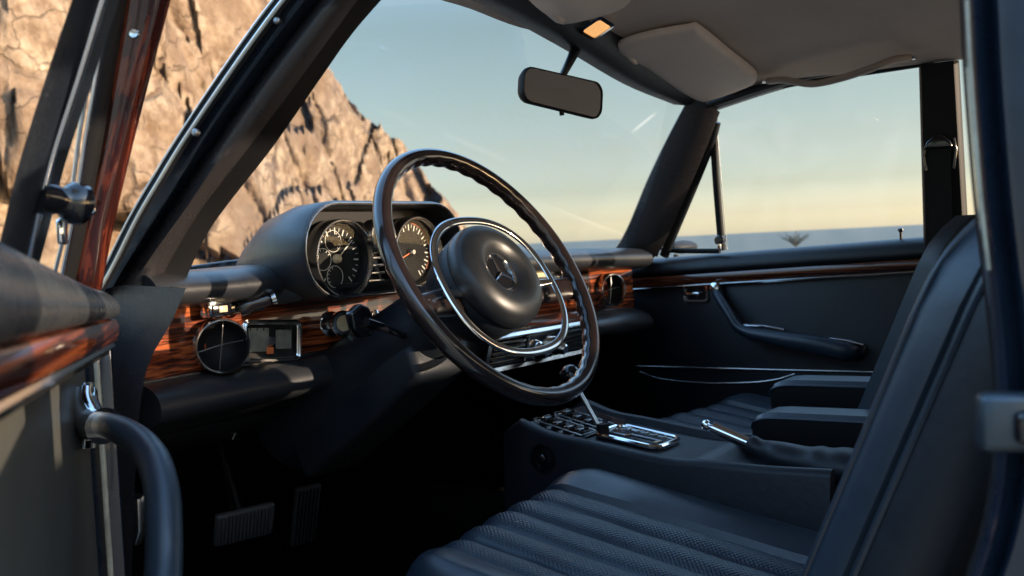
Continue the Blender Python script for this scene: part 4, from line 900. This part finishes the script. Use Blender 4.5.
# pull handle
hp_ = [dhit(88, 425, .004), dhit(98, 426, .018), dhit(116, 432, .040), dhit(138, 444, .064), dhit(154, 462, .082), dhit(162, 490, .092), dhit(164, 530, .096), dhit(163, 575, .098), dhit(158, 640, .098)]
hp_ = [dep(99, 424, 1.05), dep(108, 426, 1.03), dep(122, 431, 1.00), dep(140, 443, .97), dep(154, 462, .94), dep(162, 492, .91), dep(164, 532, .88), dep(163, 580, .85), dep(156, 660, .78)]
ph = MB(); ph.tube(hp_, lambda u: .0125 + .0035 * min(1, u * 2), LEA, seg=20, smooth=7); ph_o = dbl(ph, 'pull_handle')
hb_ = MB(); a, b = hp_[0], hp_[1]
hb_.tube([dep(84, 392, 1.09), dep(84, 404, 1.08), dep(88, 416, 1.07), dep(94, 424, 1.06), dep(104, 426, 1.04)], lambda u: (.012 + .007 * u, .014 + .006 * u), CHR, seg=18, smooth=5)
hb_.tube([dep(84, 424, 1.08), dep(83, 438, 1.085), dep(80, 446, 1.09)], lambda u: .006 - .003 * u, CHR, seg=12, smooth=4)
hb_.prism([dhit(88 + x, 415 + z, .0) for x, z in ((-6, -32), (6, -34), (9, 10), (4, 34), (-7, 34))], DN * .004, CHR, .001); hb_o = dbl(hb_, 'handle_bracket')
# window frame, wood faced, with vent window
def quadstrip(L, Rr, depL, depR, m, thick=.018, n=5):
    N_ = len(L); a = catmull([dep(*L[i], depL[0] + (depL[1] - depL[0]) * i / (N_ - 1)) for i in range(N_)], n); b = catmull([dep(*Rr[i], depR[0] + (depR[1] - depR[0]) * i / (N_ - 1)) for i in range(N_)], n)
    away = fw * thick; rings = []
    for p, q in zip(a, b):
        mid = (p + q) / 2 - fw * .0035; rings.append([p, p.lerp(q, .12) - fw * .002, mid, q.lerp(p, .12) - fw * .002, q, q + away, p + away])
    return MB().loft(rings, m)
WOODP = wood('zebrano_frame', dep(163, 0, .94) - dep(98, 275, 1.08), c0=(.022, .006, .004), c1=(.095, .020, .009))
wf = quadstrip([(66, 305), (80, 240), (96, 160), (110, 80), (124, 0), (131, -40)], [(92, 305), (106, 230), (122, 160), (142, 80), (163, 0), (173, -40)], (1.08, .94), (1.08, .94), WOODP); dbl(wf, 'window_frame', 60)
for a, b, k in ((136, 35, .95), (93, 211, 1.03)):
    sf = MB(); sf.lathe([(0, .0), (.0048, 0), (.004, .0025), (.0015, .0015), (0, .001)], dep(a, b, k) - fw * .004, -fw, CHRB, 16); dbl(sf, 'screw')
vf = quadstrip([(56, 305), (70, 235), (84, 160), (96, 80), (109, 0), (116, -40)], [(67, 305), (81, 240), (97, 160), (111, 80), (125, 0), (132, -40)], (1.06, .93), (1.07, .935), RUB, .02); dbl(vf, 'vent_seal', 60)
vc_ = MB(); vc_.tube([dep(a, b, k) for a, b, k in ((48, 300, 1.04), (68, 215, 1.0), (80, 130, .96), (93, 60, .94), (106, -10, .92))], .0022, CHR, smooth=5); vc_.tube([dep(a, b, k) for a, b, k in ((57, 300, 1.04), (74, 215, 1.0), (87, 130, .96), (99, 60, .94), (112, -10, .92))], .0022, CHR, smooth=5); dbl(vc_, 'vent_frame')
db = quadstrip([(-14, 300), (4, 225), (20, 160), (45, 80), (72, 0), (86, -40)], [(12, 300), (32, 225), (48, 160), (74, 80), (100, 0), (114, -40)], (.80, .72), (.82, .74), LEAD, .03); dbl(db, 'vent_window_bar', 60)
dc = MB(); dc.tube([dep(a, b, k) for a, b, k in ((19, 300, .83), (36, 225, .81), (52, 160, .79), (78, 80, .77), (103, 0, .745), (117, -40, .735))], .0028, CHR, smooth=5); dbl(dc, 'bar_trim')
vg = MB(); vg.add([dep(20, 300, .83), dep(60, 300, 1.05), dep(112, 0, .93), dep(103, 0, .75)], [(0, 1, 2, 3)], GLASS); dbl(vg, 'vent_glass')
lt_ = MB(); c0 = dep(36, 196, .80); ax_ = (dep(82, 205, .835) - c0); L_ = ax_.length
lt_.lathe([(0, 0), (.014, 0), (.0135, L_ * .3), (.011, L_ * .5), (.0135, L_ * .62), (.0175, L_ * .72), (.0178, L_ * .98), (.0165, L_ * 1.02), (0, L_ * 1.02)], c0, ax_, GLB, 28)
lt_.box(dep(62, 232, .85), (.030, .006, .022), CHR, .003, [DA, DN, V((0, 0, 1))]); dbl(lt_, 'vent_latch')

# ------------------------------------------------------------ driver B pillar, blurred at the right edge
bl_ = [(956, -60), (962, 0), (965, 60), (970, 130), (976, 200), (984, 270), (992, 340), (996, 410), (992, 480), (980, 540), (960, 600)]
br_ = [(x + 16, y) for x, y in bl_]
cols = [[dep(x, y, .64) for x, y in bl_], [dep(x + 6, y, .62) for x, y in bl_], [dep(x + 12, y, .615) for x, y in bl_], [dep(x + 28, y, .622) for x, y in bl_], [dep(x + 36, y, .606) for x, y in bl_], [dep(max(x + 50, 1020), y, .605) for x, y in bl_], [dep(1080, y, .58) for x, y in bl_]]
bpd = strip(cols, NAVY, 'door_pillar', car, V((.05, -.02, 0)), ang=60)
cs_ = MB(); cs_.tube([dep(x + 5, y, .617) for x, y in bl_[1:6]], .0013, CREAM, smooth=5); cs_.build('pillar_seal', bpd)
it = strip([[dep(x - 3, y, .66) for x, y in bl_], [dep(x + 4, y, .65) for x, y in bl_]], RUB, 'pillar_lining', bpd, V((.06, -.03, 0)))
lt2 = MB(); c0 = dep(1006, 422, .59); A = [R_, -fw, U_]
STRK = mat('striker_metal', (.05, .065, .08), .38, metal=.7, bump=(60, .5))
lt2.box(c0, (.034, .016, .036), STRK, .006, A, 3); lt2.box(c0 + R_ * .010 + U_ * -.002 - fw * .009, (.018, .010, .020), GLB, .005, A, 3); lt2.build('door_striker', bpd)
